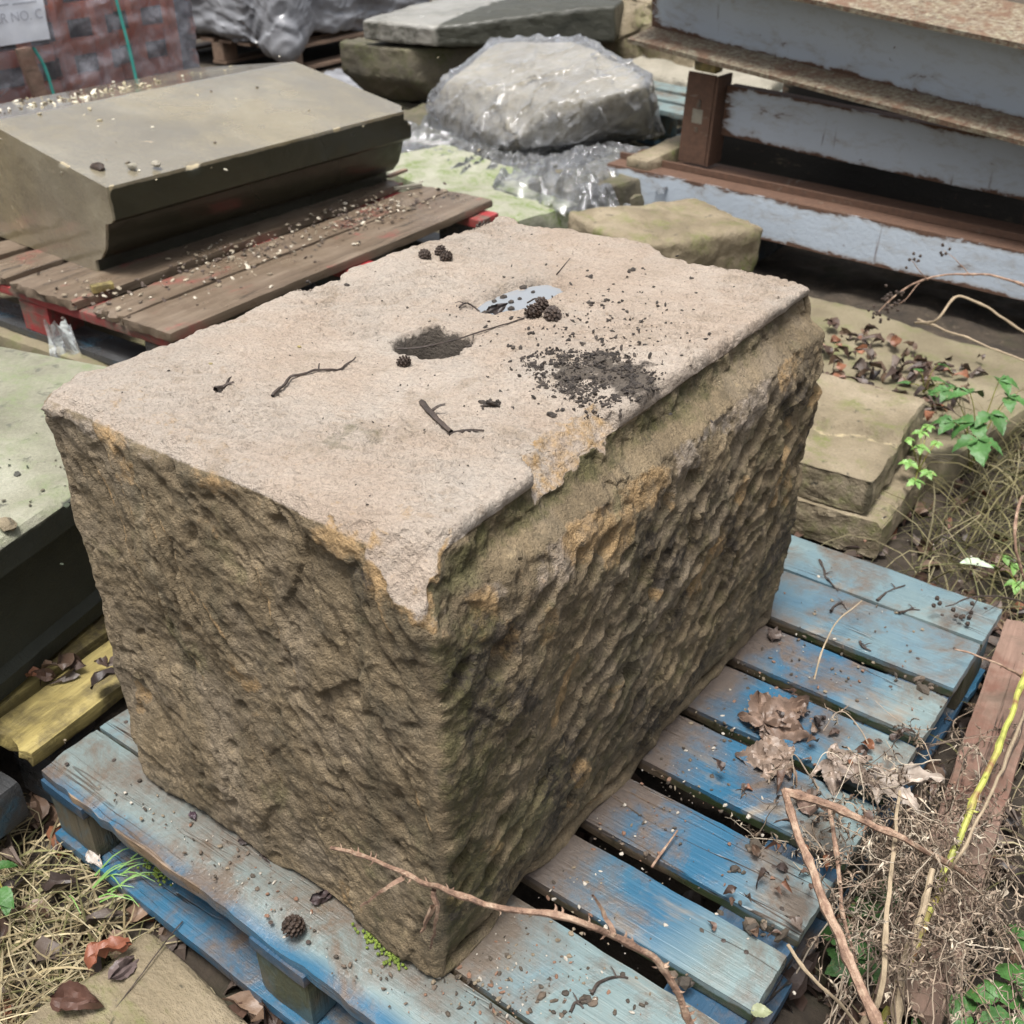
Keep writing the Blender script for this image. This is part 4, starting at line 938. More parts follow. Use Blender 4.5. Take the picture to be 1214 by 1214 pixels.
V, Q = tube(spline([(.138, .93, .42), (.140, .97, .3), (.142, .99, .02)], 14), .008, 6); mesh_obj('strap', V, Q, MAT['strap'], ts)
V, Q = rbox((.03, .075, .44), (.03, .02, .03), .005, .006, 9, 5); V[:, 1] += .06*V[:, 2]*-3+.06*sst(.1, 0, V[:, 2])*(V[:, 1]-.03)/.03
o = mesh_obj('broken_board', V, Q, MAT['redplank']); o.location = (-4.52, 2.42, 0.0)
tag(o, 'narrow orange brown broken board leaning on the shrink wrapped load', 'board')

gl = thing('grey_wrapped_load', 'pallet load under dull grey plastic sheeting behind the coping stone', 'wrapped load', (-4.86, 4.30, 0.0), (0, 0, R(3)))
V, Q = box_grid((1.3, 1.5, 1.0), (90, 100, 80)); cc = np.array([.65, .75, .5])
rr_ = .09; c_ = np.clip(V, [rr_]*3, [1.3-rr_, 1.5-rr_, 1-rr_]); nn = V-c_; nn /= np.maximum(np.linalg.norm(nn, axis=1), 1e-9)[:, None]
V = c_+nn*rr_; hem = .05*np.sin(V[:, 0]*5+V[:, 1]*4)+.06*fbm(V*[1, 1, 0], 3, 2, 2)
cor = sst(.35, .0, np.hypot(V[:, 0]-1.3, V[:, 1]))
V[:, 2] = .13+hem-cor*.09+V[:, 2]*(1-.13)
fold = np.stack([V[:, 0]*3+V[:, 2]*1.5, V[:, 1]*3+V[:, 2]*1.5, V[:, 2]*9-cor*4], 1)
V = V+nn*(.022*fbm(fold, 1, 3, 4)+.016*cell3(V*[1, 1, 1.8], 4.5, 6)+.006*cell3(V, 11, 9)+.05*cor*sst(.4, .1, V[:, 2]))[:, None]; V -= [1.3, 0, 0]
mesh_obj('plastic_sheet', V, Q, MAT['greyfilm'], gl)
for k in range(8):
    V, Q = plank((.11, 1.45, .02), 400+k, step=(.05, .06, .01), ax=1); p = mesh_obj('deck_board', V, Q, MAT['palewood'], gl); p.location = (-1.27+k*.165, .02, .128)
for k, x in enumerate((-1.27, -.70, -.13)):
    for y in (.02, .66, 1.33):
        V, Q = rbox((.10, .12, .105), .04, .004); p = mesh_obj('block', V, Q, MAT['palewood'], gl); p.location = (x+.02, y, .022)
    V, Q = plank((.12, 1.45, .021), 420+k, step=(.05, .06, .01), ax=1); p = mesh_obj('bottom_board', V, Q, MAT['palewood'], gl); p.location = (x+.01, .02, 0)
V, Q = box_grid((.8, .7, .05), (30, 30, 3)); V[:, 2] += .03*fbm(V, 5, 4, 3)+.02
o = mesh_obj('plastic_sheet', V, Q, MAT['greyfilm']); o.location = (-4.4, 3.9, -.03); o.rotation_euler = (0, 0, R(20)); tag(o, 'crumpled grey plastic lying on the ground between coping stone and dark stone pile', 'plastic sheet')

# ------------------------------------------------------------------ clear film over the faceted stone and spilling forward
def hull_planes(pts):
    bm = bmesh.new()
    for p in pts: bm.verts.new(p)
    bmesh.ops.convex_hull(bm, input=bm.verts); bm.normal_update(); c = np.mean(pts, 0)
    N_ = np.array([f.normal[:] for f in bm.faces]); P_ = np.array([f.calc_center_median()[:] for f in bm.faces]); bm.free()
    s_ = np.sign(((P_-c)*N_).sum(1)); N_ = N_*s_[:, None]; return N_, (N_*P_).sum(1)
Np, Dp = hull_planes(WP); cen = np.array([0, .05, .14])
th = np.linspace(0, 2*PI, 260, endpoint=False); ph = np.linspace(-.42, PI/2, 100)
TH, PH = np.meshgrid(th, ph, indexing='ij'); D_ = np.stack([np.cos(TH)*np.cos(PH), np.sin(TH)*np.cos(PH), np.sin(PH)], -1).reshape(-1, 3)
den = D_@Np.T; num = Dp-Np@cen; rr_ = np.where(den > 1e-4, num/np.maximum(den, 1e-4), 9.); rr_ = np.minimum(rr_.min(1), .75); rr_ = rr_.reshape(len(th), len(ph)); rr_ = rr_.ravel()
wr_ = fbm(np.stack([D_[:, 0]*7, D_[:, 1]*7, D_[:, 2]*4], 1), 1, 4, 3)
fold = np.abs(fbm(np.stack([np.cos(TH).ravel()*14, np.sin(TH).ravel()*14, PH.ravel()*1.6], 1), 1, 3, 5))
low = sst(.35, -.35, PH.ravel())
rid = (1-np.abs(np.clip(fbm(np.stack([D_[:, 0]*4, D_[:, 1]*4, D_[:, 2]*3], 1), 1, 3, 23), -1, 1)))**6
VV = cen+D_*rr_[:, None]; V = cen+D_*(rr_*1.01+.010+.004*wr_+.020*rid+.006*cell3(VV, 5, 5)+.002*cell3(VV, 18, 8)+low*(.015+.03*fold))[:, None]; V[:, 2] = np.maximum(V[:, 2], .012)
nt, npn = len(th), len(ph); i = np.arange(nt*(npn-1)); a, b = i//(npn-1), i % (npn-1); a2 = (a+1) % nt
Q = np.stack([a*npn+b, a2*npn+b, a2*npn+b+1, a*npn+b+1], 1)
fm = thing('clear_film', 'clear crumpled plastic film wrapped round the grey faceted stone and spread over its base stones', 'plastic film', WLOC, (0, 0, 0))
V, Q = hull([tuple(1.05*(np.array(q_)-cen)+cen) for q_ in WP], .016, 3, .0, .006)
dd = V-cen; dd /= np.linalg.norm(dd, axis=1)[:, None]; rg_ = (1-np.abs(np.clip(fbm(V*[1, 1, .7], 6, 3, 23), -1, 1)))**7
V = V+dd*(.006+.022*rg_+.011*cell3(V*[1, 1, .6], 7, 5)+.005*cell3(V, 17, 8)+sst(.12, -.02, V[:, 2])*(.012+.03*np.abs(fbm(V*[1, 1, .2], 16, 2, 9))))[:, None]
mesh_obj('film_wrap', V, Q, MAT['film'], fm, True, None, 25)
gx_, gy_ = np.linspace(-.75, .85, 200), np.linspace(-.85, .35, 150); X, Y = np.meshgrid(gx_, gy_, indexing='ij')
P_ = np.stack([X.ravel(), Y.ravel(), 0*X.ravel()], 1); rad = np.hypot(P_[:, 0], P_[:, 1]*1.2); ang = np.arctan2(P_[:, 1], P_[:, 0])
fo = np.abs(fbm(np.stack([np.cos(ang)*13, np.sin(ang)*13, rad*2], 1), 1, 3, 7)); fo = (1-np.abs(np.clip(fbm(np.stack([np.cos(ang)*9, np.sin(ang)*9, rad*3], 1), 1, 3, 7), -1, 1)))**3; P_[:, 2] = .006+.034*fo*sst(.2, .45, rad)+.012*(1-np.abs(np.clip(fbm(P_, 5, 3, 9), -1, 1)))**4+.05*sst(.25, .45, P_[:, 0])*sst(.1, -.2, P_[:, 1])
edge_ = np.maximum(np.abs(P_[:, 0]-.05)-.62, np.abs(P_[:, 1]+.28)-.34)+.16*fbm(P_, 3.2, 3, 11)
P_[:, 2] += .012*cell2(ang*4.5+.5*fbm(P_, 4, 2, 3), rad*5, 7)[2]+.005*cell2(ang*10+P_[:, 0]*6, rad*12, 9)[2]; P_[:, 2] -= .10*sst(-.02, .16, edge_)
i = (np.arange(len(gx_)-1)[:, None]*len(gy_)+np.arange(len(gy_)-1)[None]).ravel(); n_ = len(gy_); Q = np.stack([i, i+n_, i+n_+1, i+1], 1)
Q = Q[(edge_[Q] < .10).all(1)]
mesh_obj('film_spread', P_, Q, MAT['film'], fm)
# torn white scrap of plastic hanging at the slab under the red pallet
gx_, gy_ = np.linspace(0, 1, 14), np.linspace(0, 1, 24); X, Y = np.meshgrid(gx_, gy_, indexing='ij'); u, v = X.ravel(), Y.ravel()
P_ = 1.5*np.stack([(u-.5)*(.045+.035*v)+.02*v, .012*fbm(np.stack([u*5, v*1.5, 0*u], 1), 1, 3, 3)-.03*v, -.16*v+.012*fbm(np.stack([u*6, v*0, 0*u], 1), 1, 2, 5)], 1)
i = (np.arange(13)[:, None]*24+np.arange(23)[None]).ravel()
o = mesh_obj('plastic_scrap', P_, np.stack([i, i+24, i+25, i+1], 1), MAT['scrap']); o.location = G(68, 382, .27); o.rotation_euler = (0, 0, R(40))
tag(o, 'torn whitish plastic scrap hanging below the red edged pallet', 'plastic scrap')

# ------------------------------------------------------------------ small things lying on the big block
def on_top(px, py, lift=0.):
    p = G(px, py, .75); p = G(px, py, topz(p[0], p[1])); return np.array([p[0], p[1], topz(p[0], p[1])+lift])
def cone_mesh():
    mb = MB(); V, F = blob((.0075, .0075, .0095), 3, .15, 2); mb.add(V, F)
    for k in range(46):
        z = 1-2*(k+.5)/46; r_ = math.sqrt(1-z*z); a = k*2.4
        d = np.array([r_*math.cos(a), r_*math.sin(a), z]); c = d*[.0088, .0088, .0112]
        V, F = blob((.0026, .0026, .0016), k, .2, 1); mb.add(V@rotm(z, r_, a)+c, F)
    return mb
cone0 = cone_mesh().build('alder_cone', MAT['cone'])
CONES = [(573, 266, 1.25, 'dark alder cone on the far edge of the big block'), (504, 306, .85, 'single dark cone left of a close pair on the big block'), (522, 301, .8, 'dark cone, rear one of the close pair on the big block'), (529, 308, .85, 'dark cone, front one of the close pair on the big block'),
         (632, 375, 1., 'dark cone beside the puddle, left of three'), (642, 368, 1., 'dark cone beside the puddle, middle of three'), (655, 377, 1.15, 'dark cone beside the puddle, right of three'), (479, 433, .75, 'small round cone in front of the empty socket')]
for k, (px, py, s_, lab) in enumerate(CONES):
    o = cone0 if k == 0 else cone0.copy()
    if k: col.objects.link(o)
    o.location = on_top(px, py, .006*s_); o.rotation_euler = (R(70)+k, k*1.3, k*2.1); o.scale = (s_,)*3; tag(o, lab, 'cone', 'cones on the big block')
def twig(name, pts, r0, r1, mat, label, cat='twig', group=None, n=26, wob=.002, side=None, sides=5):
    mb = MB(); P_ = spline(pts, n); P_ = P_+wob*np.stack([fbm(P_+9*k, 28, 3, 3+k) for k in range(3)], 1)
    V, Q = tube(P_, np.linspace(r0, r1, n)*(1+.25*fbm(P_, 90, 2, 6)), sides); mb.add(V, Q)
    if side:
        for (t, dx, dy, dz) in side:
            b = P_[int(t*(n-1))]; S = spline([b, b+np.array([dx, dy, dz])*.55+[0, 0, .002], b+np.array([dx, dy, dz])], 7); V, Q = tube(S, np.linspace(r0*.6, r1*.5, 7), 4); mb.add(V, Q)
    return tag(mb.build(name, mat), label, cat, group)
ot = lambda L, lift: [on_top(x, y, lift) for x, y in L]
def lift_over(L, z0): return [G(x, y, z0) for x, y in L]
twig('twig', lift_over([(471, 413), (505, 411), (545, 401), (590, 387), (622, 377)], .7535), .0014, .0009, MAT['twig'], 'long thin twig bridging the empty front socket of the big block', wob=.001)
twig('twig', ot([(500, 477), (512, 493), (534, 515)], .0035), .0036, .0026, MAT['twig'], 'thick dark twig, upper arm of the bent pair on the big block', n=16, side=[(.5, .012, .012, .008)])
twig('twig', ot([(532, 515), (552, 512), (575, 512)], .003), .0022, .0012, MAT['twig'], 'thin brown twig touching the thick dark twig on the big block', n=12)
twig('twig', ot([(321, 472), (333, 462), (346, 449), (365, 443), (388, 441), (407, 437), (423, 429)], .0025), .002, .0012, MAT['twig'], 'knobbly curved black twig at the left on the pale top of the big block', n=30, wob=.004, side=[(.3, .008, .004, .003), (.6, -.006, .008, .004), (.8, .006, .01, .004)])
twig('twig', ot([(256, 466), (266, 461), (278, 457)], .003), .0035, .001, MAT['twig'], 'short dark cone stalk on the left part of the big block', n=10, side=[(.5, .01, .01, .004), (.7, -.004, .012, .005)])
twig('twig', [on_top(660, 326, 0), G(668, 316, .765), G(676, 306, .775)], .0011, .0007, MAT['twig'], 'fine reddish stalk sticking up behind the puddle', n=8, wob=.0005)
twig('twig', ot([(545, 368), (556, 362), (572, 366)], .004), .0014, .001, MAT['twig'], 'short dark twig at the left tip of the puddle', n=8, side=[(.3, -.006, -.012, .003)])
twig('twig', ot([(625, 361), (636, 358), (650, 366)], .006), .0011, .0008, MAT['twig'], 'thin twig curving over the front rim of the puddle', n=10, wob=.0008)
def leafgrid(L, W, curl, fold, seed, nu=9, nv=5, serr=0., tipw=.0, wav=.25):
    u = np.linspace(0, 1, nu); v = np.linspace(-1, 1, nv); U, Vv = np.meshgrid(u, v, indexing='ij'); U, Vv = U.ravel(), Vv.ravel()
    w = np.sin(PI*np.clip(U, 0, 1)**.8)**.8*(1-.35*U)+tipw*U; w *= 1+serr*np.where((np.round(U*(nu-1)).astype(int) % 2) == 0, 1, -1)*np.abs(Vv)
    P_ = np.stack([U*L, Vv*w*W*.5, fold*np.abs(Vv)*w*W-curl*(U-.3)**2*L+wav*W*.3*fbm(np.stack([U*3, Vv*1.5, 0*U+seed], 1), 1, 2, seed)], 1)
    i = (np.arange(nu-1)[:, None]*nv+np.arange(nv-1)[None]).ravel(); return P_, np.stack([i, i+nv, i+nv+1, i+1], 1)
def dead_leaf(name, loc, rot, L, W, colr, label, curl=.3, seed=1, wav=1.2, cat='dead leaf', group=None, lobes=False):
    if lobes:
        mb = MB()
        for a, s_ in ((0, 1.), (.9, .75), (-.9, .75), (1.9, .45), (-1.9, .45)):
            P_, Q = leafgrid(L*s_, W*.62*s_, curl, .12, seed+int(a*10), 22, 9, .07, 0, wav); P_ = P_@rotm(0, 0, a).T; vein = np.tile(np.array([*colr, 1.]), (len(P_), 1)); vv = np.abs(np.tile(np.linspace(-1, 1, 9), 22)); vein[:, :3] *= (1.25-.45*sst(0, .35, vv)+.18*fbm(P_, 60, 2, seed))[:, None]
            P_[:, 2] += .15*W*fbm(P_, 1.8/W, 2, seed)+.07*W*np.abs(fbm(P_, 4/W, 2, seed+2)); mb.add(P_, Q); mb.c.append(vein)
        o = mb.build(name, MAT['leafattr'])
        o.data.shade_smooth()
    else:
        P_, Q = leafgrid(L, W, curl, .15, seed, 13, 7, .06, 0, wav); o = mesh_obj(name, P_, Q, MAT['leafattr'], None, True, np.tile(np.array([*colr, 1.]), (len(P_), 1)))
    o.location = loc; o.rotation_euler = rot; return tag(o, label, cat, group)
dead_leaf('dead_leaf', on_top(576, 367, .004), (R(80), R(-35), R(20)), .034, .02, (.04, .03, .028), 'dark wet leaf standing at the left end of the puddle', .6, 4)
mb = MB()
for px, py, s_ in ((597, 352, 6), (606, 358, 5), (621, 341, 7), (606, 366, 6), (632, 346, 4), (586, 357, 5), (616, 354, 4), (575, 371, 6)):
    V, F = blob((s_*.0008, s_*.0011, s_*.0006), px, .4, 1); mb.add(V+G(px, py, .7385), F)
tag(mb.build('wet_debris', MAT['soilcrumb'], None, False), 'dark wet crumbs lying in the puddle', None, None, 'stuff')
# soil crumbs: a dense patch at the right arris, scattered specks elsewhere
mb = MB()
def crumb(x, y, s_, k):
    z = topz(x, y)
    if z < .728: return
    V, F = blob((s_*(1+1.4*random.random()), s_*(.6+.6*random.random()), s_*random.uniform(.5, 1.1)), k, .6, 1 if s_ > .0022 else 0+1); mb.add(V@rotm(random.gauss(0, .5), random.gauss(0, .5), random.random()*6)+[x, y, z+s_*.25], F)
ctr = [(640, 432, .012), (660, 455, .016), (690, 455, .02), (715, 462, .024), (745, 462, .02), (770, 468, .014), (700, 432, .02), (735, 440, .018), (665, 425, .010), (760, 452, .012), (700, 470, .012), (725, 430, .014)]
for k in range(4200):
    px, py, s_ = random.choice(ctr); c = G(px, py, .75); x, y = c[0]+random.gauss(0, s_*1.25), c[1]+random.gauss(0, s_*1.05)
    if x > -.016 or fbm([[x, y, 0]], 48, 3, 9)[0] < .02+.9*(random.random()-.5): continue
    crumb(x, y, random.choice([.0005, .0005, .0006, .0007, .0007, .0009, .0011, .0014, .0014, .0026]), k)
for k in range(420):
    px, py = random.gauss(700, 70), random.gauss(400, 40); c = G(px, py, .75); crumb(c[0], c[1], random.choice([.0007, .001, .0014, .0022]), k)
for k in range(170):
    crumb(random.uniform(-.55, -.02), random.uniform(.02, .84), random.choice([.0006, .0008, .0011]), k)
for px, py, s_ in ((580, 478, .0055), (586, 476, .004), (574, 482, .0035), (652, 491, .004), (665, 486, .003), (603, 411, .003), (410, 338, .003), (363, 330, .003), (630, 398, .003), (702, 328, .003), (820, 330, .003), (745, 322, .004), (700, 360, .004), (720, 355, .003), (760, 380, .003)):
    c = G(px, py, .75)
    for j in range(3): crumb(c[0]+random.gauss(0, s_*.7), c[1]+random.gauss(0, s_*.7), s_*random.uniform(.5, 1), px+j)
tag(mb.build('soil_crumbs', MAT['soilcrumb'], None, False), 'black leaf mould crumbs scattered over the pale top of the big block', None, None, 'stuff')

# ------------------------------------------------------------------ litter on the coping stone, the pallets and the film
def chips(name, regions, cols, label, size, flat=.35):
    mb = MB()
    for (c, ex, ey, rz, n, zf) in regions:
        for k in range(n):
            a, b = random.gauss(0, ex), random.gauss(0, ey); x = c[0]+a*math.cos(rz)-b*math.sin(rz); y = c[1]+a*math.sin(rz)+b*math.cos(rz)
            s_ = size*random.choice([.4, .5, .7, 1., 1.5]); V, F = blob((s_, s_*random.uniform(.4, .9), s_*flat), k, .5, 1)
            mb.add(V@rotm(random.gauss(0, .3), random.gauss(0, .3), random.random()*6)+[x, y, zf(x, y)+s_*.2], F, random.choice(cols))
    return tag(mb.build(name, MAT['chips'], None, False), label, None, None, 'stuff')
def cop_z(x, y):
    u = abs(x+2.312); return .654-(.083/.485)*u if x > -2.312 else .654-(.073/.52)*u
PALE = [(.55, .5, .38), (.42, .37, .26), (.62, .58, .47), (.3, .26, .17), (.10, .08, .06)]
chips('stone_chips', [((-2.52, 1.36), .05, .22, 0, 150, cop_z), ((-2.2, 1.4), .25, .3, 0, 70, cop_z), ((-2.75, 1.2), .06, .2, 0, 40, cop_z)], PALE, 'pale stone chips scattered on the dark coping stone', .0065, .3)
o = mesh_obj('stone_fragment', *blob((.020, .014, .012), 5, .4, 2), MAT['cone']); o.location = (-1.915, .985, .592); tag(o, 'dark crumb of debris beside two pale chips on the coping stone', 'stone chip')
for k, (px, py, lab) in enumerate(((157, 197, 'pale chip next to the dark crumb on the coping stone'), (185, 194, 'small pale chip standing apart on the front of the coping stone'))):
    o = mesh_obj('stone_fragment', *blob((.013, .010, .008), 15+k, .4, 2), MAT['greystone']); o.location = G(px, py, .588); tag(o, lab, 'stone chip')
chips('pallet_litter', [((-1.74, 1.18), .07, .10, 0, 150, lambda x, y: .340), ((-1.70, 1.55), .06, .2, 0, 260, lambda x, y: .340), ((-1.75, 1.75), .07, .10, 0, 160, lambda x, y: .341), ((-1.82, .84), .12, .03, 0, 50, lambda x, y: .340), ((-1.66, 1.3), .07, .3, 0, 120, lambda x, y: .339)],
      [(.5, .45, .36), (.35, .3, .22), (.12, .09, .07), (.07, .05, .04), (.2, .16, .11), (.09, .07, .05)], 'chips and soil littering the red edged pallet beside the coping stone', .0055)
o = mesh_obj('wood_chip', *rbox((.055, .026, .018), .01, .003, .003, 20, 3), MAT['yellowwood']); o.location = (-1.80, .83, .338); o.rotation_euler = (0, 0, R(70)); tag(o, 'pale yellow wood chip on the near boards of the red edged pallet', 'wood chip')
for k, (px, py, L, a, lab) in enumerate(((468, 226, .09, 60, 'white splinter of wood beside the far end of the coping stone'), (462, 212, .10, 95, 'grey splinter of wood behind the white one, beside the coping stone'))):
    o = mesh_obj('wood_splinter', *rbox((L, .016, .010), .02, .003, .001, 20, k), MAT['palewood' if k else 'greystone']); o.location = G(px, py, .34); o.rotation_euler = (0, 0, R(a)); tag(o, lab, 'splinter')
deck = lambda x, y: .1515
DK = [(.07, .055, .04), (.12, .09, .065), (.05, .04, .03), (.2, .16, .11), (.20, .11, .07), (.42, .38, .32)]
chips('deck_crumbs', [((.06, .45), .035, .28, 0, 420, deck), ((-.25, -.04), .22, .018, 0, 150, deck), ((.12, .06), .07, .04, 0, 130, deck), ((.2, .6), .08, .3, 0, 200, deck), ((.03, .02), .04, .03, 0, 110, deck)], DK, 'brown soil crumbs and grit on the blue pallet boards', .0026, .6)
chips('deck_clods', [((.19, .395), .006, .006, 0, 8, deck), ((.13, .075), .02, .005, .5, 9, deck), ((.24, .29), .02, .008, 0, 10, deck), ((.25, .85), .02, .008, 0, 12, deck), ((.19, .35), .008, .005, 0, 5, deck), ((.22, .17), .008, .006, 0, 6, deck)], DK[:3], 'dark soil clods on the blue pallet boards', .008, .6)
# moss tufts at the block's foot and on the pallet's bottom board
mb = MB()
for (c, s_, n) in ((G(465, 1135, .153), .010, 60), (G(190, 1035, .03), .016, 70), (G(440, 1115, .153), .012, 40)):
    for k in range(n):
        V, F = blob((.0022, .0022, .0026), k, .4, 1); mb.add(V+c+np.array([random.gauss(0, s_), random.gauss(0, s_*.4), random.random()*.004]), F)
tag(mb.build('moss_tufts', MAT['moss'], None, False), 'little bright moss tufts at the foot of the block and on the pallet', None, None, 'stuff')

# leaves and cones on the pallet
dead_leaf('dead_leaf', G(905, 862, .162), (R(8), R(-12), R(70)), .095, .10, (.20, .135, .10), 'large lobed brown maple leaf curled on the blue pallet boards', .25, 5, .9, lobes=True)
dead_leaf('dead_leaf', G(930, 900, .166), (R(-14), R(10), R(200)), .07, .085, (.27, .20, .155), 'second brown maple leaf lying over the edge of the largest one on the blue pallet', .35, 9, .9, lobes=True)
dead_leaf('dead_leaf', G(985, 905, .160), (R(12), R(-6), R(-10)), .08, .07, (.30, .235, .19), 'pale dry leaf on the blue pallet, right of the brown maple leaves', .3, 12, .8, lobes=True)
dead_leaf('dead_leaf', G(1040, 930, .158), (R(-8), R(-4), R(40)), .095, .08, (.38, .315, .26), 'palest dry leaf at the right ends of the blue boards', .3, 14, .7, lobes=True)
dead_leaf('dead_leaf', G(960, 965, .160), (R(5), R(0), R(120)), .06, .035, (.17, .115, .09), 'narrow brown leaf in front of the pale leaves on the blue pallet', .5, 16)
dead_leaf('dead_leaf', G(282, 998, .155), (R(15), R(0), R(60)), .026, .016, (.05, .038, .035), 'small dark leaf scrap on the front blue board, left of another scrap', .4, 18)
dead_leaf('dead_leaf', G(308, 1012, .156), (R(-15), R(20), R(10)), .030, .014, (.06, .042, .038), 'small dark leaf scrap on the front blue board, right of another scrap', .5, 19)
dead_leaf('dead_leaf', G(226, 962, .155), (R(5), R(0), R(-20)), .018, .012, (.055, .035, .045), 'tiny purple brown leaf scrap on the front blue board by the block', .3, 20)
dead_leaf('dead_leaf', G(915, 758, .158), (R(10), R(0), R(100)), .04, .03, (.12, .09, .075), 'brown leaf tucked against the far foot of the big block', .4, 21)
dead_leaf('leaf', G(890, 1214-14, .150), (R(5), R(0), R(40)), .026, .020, (.24, .26, .15), 'pale green leaf lying at the front of the blue pallet', .2, 22, .3, 'leaf')
mbc = MB(); V, F = blob((.011, .010, .014), 3, .2, 2); mbc.add(V, F)
for k in range(60):
    z = 1-2*(k+.5)/60; r_ = math.sqrt(1-z*z); a = k*2.4; d = np.array([r_*math.cos(a), r_*math.sin(a), z]); V, F = blob((.0034, .0034, .002), k, .2, 1); mbc.add(V@rotm(z, r_, a)+d*[.0125, .0115, .0155], F)
o = mbc.build('fir_cone', MAT['cone']); o.location = G(348, 1098, .163); o.rotation_euler = (R(40), 0, R(20)); tag(o, 'plump dark cone on the front blue board in front of the big block', 'cone')
dead_leaf('dead_leaf', G(367, 1068, .160), (R(60), R(0), R(60)), .03, .022, (.045, .03, .03), 'dark curled leaf behind the plump cone on the front blue board', .5, 24)

# ------------------------------------------------------------------ ground litter
LEAFC = [(.055, .033, .024), (.085, .05, .035), (.12, .075, .05), (.035, .024, .02), (.16, .105, .07), (.20, .085, .045), (.10, .075, .06)]
mb = MB(); protos = [leafgrid(1, .62, .35+.3*k, .15, k*3, 6, 4, .06, 0, 1.3) for k in range(8)]
def litter(xr, yr, n, zf=None, sc=(.03, .075)):
    for k in range(n):
        x, y = random.uniform(*xr), random.uniform(*yr); P_, Q = protos[k % 8]; s_ = random.uniform(*sc)
        z = (ground_z([[x, y, 0]])[0] if zf is None else zf)+random.uniform(.004, .03)
        mb.add((P_*s_)@rotm(random.gauss(0, .45), random.gauss(0, .45), random.random()*6.3).T+[x, y, z], Q, np.array(random.choice(LEAFC))*random.uniform(.7, 1.3))
litter((.28, 1.0), (-.1, 1.5), 620); litter((-.3, .9), (1.12, 2.3), 420); litter((-.85, -.2), (-.45, .02), 150)
litter((-1.2, -.7), (-.4, .6), 110); litter((-.75, -.1), (1.15, 1.4), 90); litter((-.62, -.05), (1.85, 2.3), 170, .075, (.03, .06)); litter((-2.0, -.8), (1.0, 2.6), 130)
litter((-.65, .25), (0.0, 1.1), 120)
litter((-.86, -.74), (.02, .40), 26, .16, (.03, .06)); litter((.10, .29), (.42, .70), 46, .150, (.012, .028)); litter((.2, .3), (.24, .44), 16, .150, (.012, .026))
tag(mb.build('leaf_litter', MAT['leafattr']), 'dark brown leaf litter covering the soil', None, None, 'stuff')
dead_leaf('dead_leaf', G(62, 1185, .03), (R(10), R(-8), R(30)), .065, .045, (.09, .045, .032), 'glossy dark brown leaf on the soil at the lower left, below the reddest leaf', .3, 31)
dead_leaf('dead_leaf', G(100, 1140, .035), (R(-25), R(-10), R(65)), .06, .04, (.22, .075, .04), 'reddest brown leaf among the dry grass at the lower left', .3, 33)
dead_leaf('dead_leaf', G(130, 1160, .03), (R(40), R(10), R(95)), .055, .03, (.12, .09, .085), 'grey brown curled leaf beside the reddest leaf at the lower left', .6, 35)
dead_leaf('dead_leaf', G(105, 1008, .025), (R(10), R(0), R(-10)), .04, .025, (.42, .38, .34), 'pale dry leaf under the left corner of the blue pallet', .3, 37)
dead_leaf('leaf', G(1100, 697, .03)+[.04, .03, .06], (R(-10), R(-10), R(10)), .06, .045, (.42, .50, .36), 'pale grey green leaf beyond the right end of the farthest blue board', .15, 39, .2, 'leaf')
# reddish plank on the soil at the right
V, Q = plank((.085, .85, .022), 500, step=(.012, .02, .011), ax=1, end=.02, r=.004, warp=.006)
o = mesh_obj('loose_plank', V, Q, MAT['redplank']); o.location = (.388, .36, .035); o.rotation_euler = (R(2), R(-4), R(6)); tag(o, 'worn reddish brown plank lying on the soil along the right end of the blue pallet', 'plank')

# dry grass, one tangled mass
mb = MB(); GC = [(.30, .24, .13), (.42, .35, .21), (.23, .18, .10), (.36, .31, .19), (.20, .19, .08)]
def grass(xr, yr, n, L=(.08, .2), flat=.5, colrs=GC, w=.0015, zb=None):
    for k in range(n):
        x, y = random.uniform(*xr), random.uniform(*yr); z = ground_z([[x, y, 0]])[0] if zb is None else zb
        a = random.random()*6.3; l = random.uniform(*L); h = l*random.uniform(.1, flat); d = np.array([math.cos(a), math.sin(a), 0]); b = a+random.gauss(0, 1.); d2 = np.array([math.cos(b), math.sin(b), 0])
        p0 = np.array([x, y, z]); p1 = p0+d*l*.3+[0, 0, h]; p2 = p1+(d+d2)*l*.25+[0, 0, h*.2]; p3 = p2+d2*l*.3-[0, 0, h*.9]
        V, Q = tube(spline([p0, p1, p2, p3], 7), np.linspace(w, w*.35, 7)*random.choice((.55, .8, 1., 1.6)), 3); mb.add(V, Q, np.array(random.choice(colrs))*random.uniform(.7, 1.2))
grass((-.82, -.42), (-.42, -.12), 1100, (.05, .15), .28)
grass((.05, .55), (1.35, 2.1), 620, (.12, .3), .5, [(.16, .14, .06), (.24, .21, .10), (.32, .28, .16), (.13, .13, .05), (.10, .09, .045)])
grass((.35, .8), (.2, 1.4), 160, (.1, .25), .4)
tag(mb.build('dry_grass', MAT['grassattr']), 'tangled dry straw coloured grass on the soil', None, None, 'stuff')

